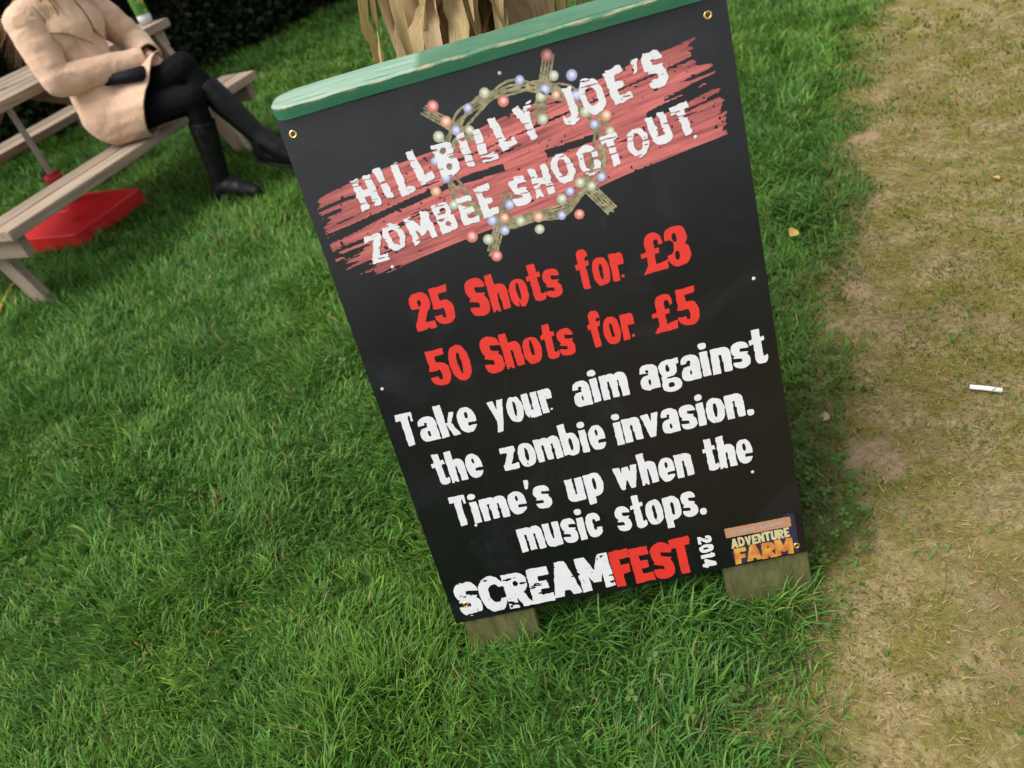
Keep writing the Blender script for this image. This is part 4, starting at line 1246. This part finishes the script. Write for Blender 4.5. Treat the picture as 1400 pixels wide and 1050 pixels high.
# head: skull, face, nose, ears, lips; she looks out over the lawn
hd = J['head']
ell_bm(bm, hd, (.088, .072, .105)); ell_bm(bm, hd + Vector((.030, 0, -.035)), (.062, .056, .075)); ell_bm(bm, hd + Vector((.055, 0, -.088)), (.026, .030, .022))
cap_bm(bm, hd + Vector((.083, 0, .008)), hd + Vector((.103, 0, -.026)), .008, .012); ell_bm(bm, hd + Vector((.082, 0, -.060)), (.014, .024, .009))
for s_ in (-1, 1):
    ell_bm(bm, hd + Vector((-.005, s_ * .073, -.012)), (.020, .010, .032)); ell_bm(bm, hd + Vector((.062, s_ * .034, -.026)), (.024, .022, .020)); ell_bm(bm, hd + Vector((.070, s_ * .032, .026)), (.018, .024, .008))
# hands clasped: palm, four fingers, thumb
for w_, h_, sd_, z_ in (('rw', 'rhand', 1, 0), ('lw', 'lhand', -1, .0)):
    W_, H_ = J[w_], J[h_]; d_ = (H_ - W_).normalized()
    side = d_.cross(Vector((0, 0, 1))).normalized(); dn = Vector((0, 0, -1))
    cap_bm(bm, W_, W_ + d_ * .045, .026, .028); 
    for f_ in range(4):
        o_ = side * (f_ - 1.5) * .0185
        a_ = W_ + d_ * .062 + o_; L_ = (.036, .042, .040, .032)[f_]
        b_ = a_ + d_ * L_ * .8 + dn * .008; c_ = b_ + d_ * L_ * .35 + dn * L_ * .55; e2 = c_ - d_ * L_ * .2 + dn * L_ * .35
        cap_bm(bm, W_ + d_ * .03 + o_ * .8, a_, .013, .0105, 1); cap_bm(bm, a_, b_, .0100, .0090, 1); cap_bm(bm, b_, c_, .0090, .0082, 1); cap_bm(bm, c_, e2, .0082, .0072, 1)
    t0 = W_ + d_ * .018 + side * (-.028 if sd_ > 0 else .028); t1 = t0 + d_ * .035 + side * (-.018 if sd_ > 0 else .018); t2 = t1 + d_ * .028 + dn * .006
    cap_bm(bm, W_ + d_ * .01, t0, .015, .013, 1); cap_bm(bm, t0, t1, .0125, .0105, 1); cap_bm(bm, t1, t2, .0105, .0080, 1)
me = remesh(bm, .0062, 3)
M_SKIN = mat_plain('skin', (.58, .34, .25), .5, .4, .06, 40, .05)
M_TIGHT = mat_plain('black_tights', (.004, .004, .005), .85, .10, .2, 200, .1)
me.materials.clear(); me.materials.append(M_TIGHT); me.materials.append(M_SKIN)
idx = np.zeros(len(me.polygons), np.int32)
for i_, pl_ in enumerate(me.polygons):
    c_ = pl_.center
    if c_.z > 1.06 or (c_.z > .708 and c_.x < .262 and min((c_ - J['rhand']).length, (c_ - J['lhand']).length) < .12): idx[i_] = 1
me.polygons.foreach_set('material_index', idx)
link('body', me, None, person, True)
M_EYE = mat_plain('eye', (.10, .08, .06), .15, .5, .1, 50, 0); M_LIP = mat_plain('lips', (.45, .14, .12), .4, .4, .05, 50, 0)
for s_ in (-1, 1):
    bm = bmesh.new(); ell_bm(bm, hd + Vector((.077, s_ * .031, .008)), (.010, .012, .0085)); from_bm('eye', bm, M_EYE, person, True)
    bm = bmesh.new(); ell_bm(bm, hd + Vector((.083, s_ * .032, .031)), (.005, .019, .0035)); from_bm('eyebrow', bm, M_EYE, person, True)
bm = bmesh.new(); ell_bm(bm, hd + Vector((.0865, 0, -.060)), (.0115, .021, .0068)); from_bm('mouth', bm, M_LIP, person, True)

# coat --------------------------------------------------------------------
k = N('beige_wool')
oc = k.add('ShaderNodeTexCoord').outputs['Object']
w1 = k.noise(9, oc, 4, .6); w2 = k.noise(420, oc, 3, .7)
k.base(k.mix(.35, k.ramp(w1, [(.3, (.61, .39, .265)), (.7, (.69, .46, .32))]), k.ramp(w2, [(.3, .75), (.7, 1.0)]), 'MULTIPLY'))
k.rough(.9); k.spec(.15); k.b.inputs['Sheen Weight'].default_value = .25
fold = k.noise(13, oc, 3, .55, (1, 1, .6), 1.4)
k.bump(k.mix(.12, fold, w2), .75, .014)
M_COAT = k.m
bm = bmesh.new()
ell_bm(bm, (-.01, .05, .575), (.150, .190, .140)); cap_bm(bm, (-.04, .035, .62), (-.06, .05, .74), .140, .128); cap_bm(bm, (-.06, .05, .74), (-.09, .08, .93), .122, .125)
ell_bm(bm, (-.08, .08, .94), (.118, .165, .14)); cap_bm(bm, (-.12, -.06, 1.045), (-.085, .22, 1.045), .080, .080); cap_bm(bm, (-.09, .08, 1.04), (-.10, .085, 1.115), .105, .085)
# skirt over both thighs, sitting on the bench
cap_bm(bm, (.0, -.015, .545), (.28, .08, .545), .118, .112); cap_bm(bm, (-.02, .10, .545), (.30, .20, .655), .130, .112)
cap_bm(bm, (.0, .02, .57), (.28, .135, .605), .10, .090); cap_bm(bm, (.06, .0, .50), (.20, .04, .495), .070, .068)
me = remesh(bm, .0085, 5)
wrinkle(me, .0050, (3.5, 12, 7), 201); wrinkle(me, .0026, (7, 26, 16), 202)
# hem: cut square across the thighs; flatten on the seat
bm = bmesh.new(); bm.from_mesh(me)
bmesh.ops.bisect_plane(bm, geom=bm.verts[:] + bm.edges[:] + bm.faces[:], plane_co=Vector((.158, .03, .43)), plane_no=Vector((.815, .315, -.40)).normalized(), clear_outer=False)
dele = []
pn = Vector((.815, .315, -.40)).normalized()
for f_ in bm.faces:
    c_ = f_.calc_center_median()
    if (c_ - Vector((.158, .03, .43))).dot(pn) > 1e-5: dele.append(f_)
bmesh.ops.delete(bm, geom=dele, context='FACES')
for v in bm.verts:
    if v.co.z < HB + .004 and v.co.x > -.36: v.co.z = HB + .004 + (v.co.z - HB - .004) * .06
coat = from_bm('coat', bm, M_COAT, person, True)
sol = coat.modifiers.new('cloth', 'SOLIDIFY'); sol.thickness = .006; sol.offset = 1
for s_, e_, w_ in (('rs', 're', 'rw'), ('ls', 'le', 'lw')):
    bm = bmesh.new()
    cap_bm(bm, J[s_], J[e_], .082, .064); cap_bm(bm, J[e_], J[e_].lerp(J[w_], 1.16), .064, .050)
    me = remesh(bm, .0075, 4)
    wrinkle(me, .0058, (6, 6, 13), 205 + len(s_ + e_) + (s_ == 'rs')); wrinkle(me, .0022, (14, 14, 34), 207)
    bm = bmesh.new(); bm.from_mesh(me)
    ax_ = (J[w_] - J[e_]).normalized()
    bmesh.ops.bisect_plane(bm, geom=bm.verts[:] + bm.edges[:] + bm.faces[:], plane_co=J[e_].lerp(J[w_], 1.18), plane_no=ax_, clear_outer=True)
    o_ = from_bm('sleeve', bm, M_COAT, coat, True)
    s2 = o_.modifiers.new('cloth', 'SOLIDIFY'); s2.thickness = .006; s2.offset = 1
# lapels and front flap follow the coat's surface
cb = bmesh.new(); cb.from_mesh(coat.data); bvh = BVHTree.FromBMesh(cb); cb.free()
def patch(name, outline, off, th=.011, h_=.008):
    """outline in (y, z), cut clean and laid on the coat from the front"""
    ys = [a for a, b in outline]; zs = [b for a, b in outline]
    fl_ = Film(min(ys) - .01, min(zs) - .01, max(ys) + .01, max(zs) + .01, h_)
    fl_.d = sd_poly(fl_.U, fl_.V, outline)
    P_, polys_ = fl_.polys(True)
    co_ = []
    for y_, z_ in P_:
        hit = bvh.ray_cast(Vector((.6, y_, z_)), Vector((-1, 0, 0)))
        co_.append((hit[0].x + off if hit[0] else -.05, y_, z_))
    me_ = bpy.data.meshes.new(name); me_.from_pydata(co_, [], polys_)
    b2 = bmesh.new(); b2.from_mesh(me_)
    for _ in range(2): bmesh.ops.smooth_vert(b2, verts=b2.verts, factor=.5, use_axis_x=True)
    bmesh.ops.recalc_face_normals(b2, faces=b2.faces)
    o_ = from_bm(name, b2, M_COAT, coat, True)
    s2 = o_.modifiers.new('cloth', 'SOLIDIFY'); s2.thickness = th; s2.offset = 0
    return o_
patch('lapel', [(-.070, 1.11), (-.050, 1.03), (-.085, .985), (-.030, .955), (.055, .880), (.085, .935), (.10, 1.02), (.09, 1.11)], .020, .012, .006)
patch('lapel', [(.100, 1.11), (.112, 1.02), (.096, .93), (.125, .880), (.200, .945), (.240, .985), (.205, 1.03), (.20, 1.11)], .024, .012, .006)
patch('front_flap', [(.000, .935), (.060, .878), (.090, .925), (.130, .878), (.165, .90), (.150, .78), (.135, .665), (.030, .665), (.012, .78)], .009, .009, .006)
bm = bmesh.new()
n_ = 22; ring0, ring1, ring2 = [], [], []
for i in range(n_ + 1):
    a_ = math.radians(55 + 250 * i / n_)
    cx, cy = -.095, .085
    ring0.append(bm.verts.new((cx + .070 * math.cos(a_), cy + .082 * math.sin(a_), 1.09 + .03 * abs(math.cos(a_ / 2)))))
    ring1.append(bm.verts.new((cx + .078 * math.cos(a_), cy + .090 * math.sin(a_), 1.165)))
    ring2.append(bm.verts.new((cx + .115 * math.cos(a_), cy + .125 * math.sin(a_), 1.095)))
for a, b in ((ring0, ring1), (ring1, ring2)):
    for i in range(n_): bm.faces.new((a[i], a[i + 1], b[i + 1], b[i]))
cl_ = from_bm('collar', bm, M_COAT, coat, True); s2 = cl_.modifiers.new('cloth', 'SOLIDIFY'); s2.thickness = .007

# boots: knee-high black leather -------------------------------------------
k = N('black_leather')
oc = k.add('ShaderNodeTexCoord').outputs['Object']
b1 = k.noise(26, oc, 4, .65); b2_ = k.noise(300, oc, 3, .6)
k.base(k.ramp(b1, [(.3, (.0025, .0025, .003)), (.7, (.006, .006, .007))])); k.rough(k.ramp(b1, [(.3, .42), (.7, .6)])); k.spec(.25); k.bump(k.mix(.3, b1, b2_), .35, .004)
M_LEATH = k.m
M_SOLE = mat_plain('boot_sole', (.012, .011, .010), .7, .3, .2, 60, .1)
def boot(kn, an, toe, heel, top):
    kn, an, toe, heel = [J[x_] for x_ in (kn, an, toe, heel)]
    b_ = bmesh.new()
    T0 = kn.lerp(an, top)
    cap_bm(b_, T0, kn.lerp(an, .5), .062, .060); cap_bm(b_, kn.lerp(an, .5), an, .060, .044); cap_bm(b_, an, heel, .050, .041); cap_bm(b_, an, an.lerp(toe, .55), .050, .044); cap_bm(b_, an.lerp(toe, .5), toe, .044, .030); cap_bm(b_, heel, toe, .038, .031)
    me_ = remesh(b_, .0065, 4); wrinkle(me_, .0032, (12, 12, 17), 210)
    b_ = bmesh.new(); b_.from_mesh(me_)
    ax = (an - kn).normalized()
    bmesh.ops.bisect_plane(b_, geom=b_.verts[:] + b_.edges[:] + b_.faces[:], plane_co=T0, plane_no=-ax, clear_outer=True)
    o_ = from_bm('boot', b_, M_LEATH, person, True)
    s2 = o_.modifiers.new('leather', 'SOLIDIFY'); s2.thickness = .004; s2.offset = 1
    f_ = (toe - heel); f_.normalize(); dn_ = (ax - f_ * ax.dot(f_)).normalized()
    b_ = bmesh.new(); sd_ = f_.cross(dn_)
    outl = [(-.035, .020), (-.02, .031), (.04, .029), (.10, .038), (.16, .040), (.205, .026), (.222, .0)]
    ptsu = [(a, b) for a, b in outl] + [(a, -b) for a, b in outl[-2::-1]]
    lo = [b_.verts.new(heel + f_ * a + sd_ * b + dn_ * (.043 if a > .05 else .050)) for a, b in ptsu]; hi = [b_.verts.new(heel + f_ * a + sd_ * b + dn_ * .026) for a, b in ptsu]
    for i_ in range(len(ptsu)): b_.faces.new((lo[i_], lo[(i_ + 1) % len(ptsu)], hi[(i_ + 1) % len(ptsu)], hi[i_]))
    b_.faces.new(lo); b_.faces.new(hi[::-1]); bmesh.ops.recalc_face_normals(b_, faces=b_.faces)
    from_bm('sole', b_, M_SOLE, o_)
    # zip along the inner calf and a strap at the ankle
    sv_ = Vector((.35, -.93, 0)); sv_ = (sv_ - ax * sv_.dot(ax)).normalized()
    from_bm('zip', tube_bm([kn.lerp(an, t_) + sv_ * (.069 - .020 * max(0, t_ - .5) * 2) for t_ in (top + .03, .4, .55, .7, .85, .97)], .0028, 6), M_GREYM if False else M_SOLE, o_)
boot('rk', 'ra', 'rt', 'rheel', .26)
boot('lk', 'la', 'lt', 'lheel', .26)

# long fair hair ------------------------------------------------------------
k = N('fair_hair')
at = k.add('ShaderNodeAttribute', attribute_name='col'); k.base(at.outputs['Color']); k.rough(.45); k.spec(.4)
rh = random.Random(8); Vh, Ch, Fh = [], [], []
for i in range(900):
    a_ = rh.uniform(.75, 2 * math.pi - .75); up_ = rh.uniform(-.15, 1.0)
    c_ = math.sqrt(max(0, 1 - min(1, up_) ** 2))
    if up_ > .55: a_ = rh.uniform(0, 6.283)
    n0 = Vector((math.cos(a_) * c_, math.sin(a_) * c_, up_))
    p0 = hd + Vector((n0.x * .094, n0.y * .080, .012 + n0.z * .108))
    back = Vector((-abs(n0.x) * .3 - .35, n0.y * 1.2, 0)).normalized()
    if n0.x > .25: back = Vector((-.2, math.copysign(1, n0.y + 1e-3), 0)).normalized()
    side_r = .105 + rh.uniform(-.012, .012)
    P1 = hd + Vector((back.x * .100, back.y * .090, .0)) + Vector((rh.gauss(0, .008), rh.gauss(0, .008), 0))
    P2 = hd + Vector((back.x * side_r - .055, back.y * .105, -.16)) + Vector((rh.gauss(0, .01), rh.gauss(0, .01), 0))
    P3 = hd + Vector((-.255 + rh.gauss(0, .025), back.y * .20 + rh.gauss(0, .03), -.33 + rh.uniform(-.13, .06)))
    if i % 4 == 0:                                    # locks that fall in front of the shoulders
        sg = -1 if i % 8 == 0 else 1
        P1 = hd + Vector((.045 + rh.gauss(0, .012), sg * .085, -.02)); P2 = hd + Vector((.045 + rh.gauss(0, .012), sg * (.088 + rh.gauss(0, .01)), -.15))
        P3 = hd + Vector((.055 + rh.gauss(0, .016), sg * (.085 + rh.gauss(0, .016)), -.27 + rh.uniform(-.06, .05)))
        p0 = hd + Vector((.03, sg * .03, .108)) + Vector((rh.gauss(0, .012), rh.gauss(0, .012), 0))
    path_ = [p0, p0.lerp(P1, .5) + n0 * .012, P1, P1.lerp(P2, .5), P2, P2.lerp(P3, .5) + Vector((-.01, 0, 0)), P3]
    w_ = rh.uniform(.004, .008); shade = rh.uniform(.6, 1.25); b0 = len(Vh)
    for j_, P in enumerate(path_):
        tv = (path_[min(j_ + 1, 6)] - path_[max(j_ - 1, 0)]).normalized()
        nr = (P - (hd + Vector((0, 0, min(0, P.z - hd.z))))).normalized(); s2 = tv.cross(nr).normalized()
        ww = w_ * (1 - .8 * (j_ / 6) ** 2)
        Vh += [P - s2 * ww, P + s2 * ww]; Ch += [(.50 * shade, .31 * shade, .15 * shade)] * 2
        if j_: Fh.append((b0 + 2 * j_ - 2, b0 + 2 * j_ - 1, b0 + 2 * j_ + 1, b0 + 2 * j_))
from_np('hair', np.array(Vh), np.array(Fh), k.m, person, col=np.array(Ch), smooth=True)['kind'] = 'stuff'

# dark shape added in the lap, standing in for the dress in the open coat --------------------------------------------------------
filler = empty('lap_filler', TB(.145, .62 + .125, .715), RZ)
tag(filler, 'flat dark shape in the lap standing in for the dress inside the open coat', 'filler')
M_FILLER = mat_plain('filler_navy', (.008, .008, .014), .75, .2, .2, 60, .2)
bm = box_bm(-.115, -.150, -.026, .10, .11, .024, .010, 3)
bmesh.ops.rotate(bm, verts=bm.verts, cent=(0, 0, 0), matrix=Matrix.Rotation(.30, 3, 'Z') @ Matrix.Rotation(.12, 3, 'Y'))
from_bm('filler_body', bm, M_FILLER, filler, True)
from_bm('clasp', tube_bm([(.080, .030, .018), (.094, .050, .018)], .007, 8), M_GREYM, filler, True)
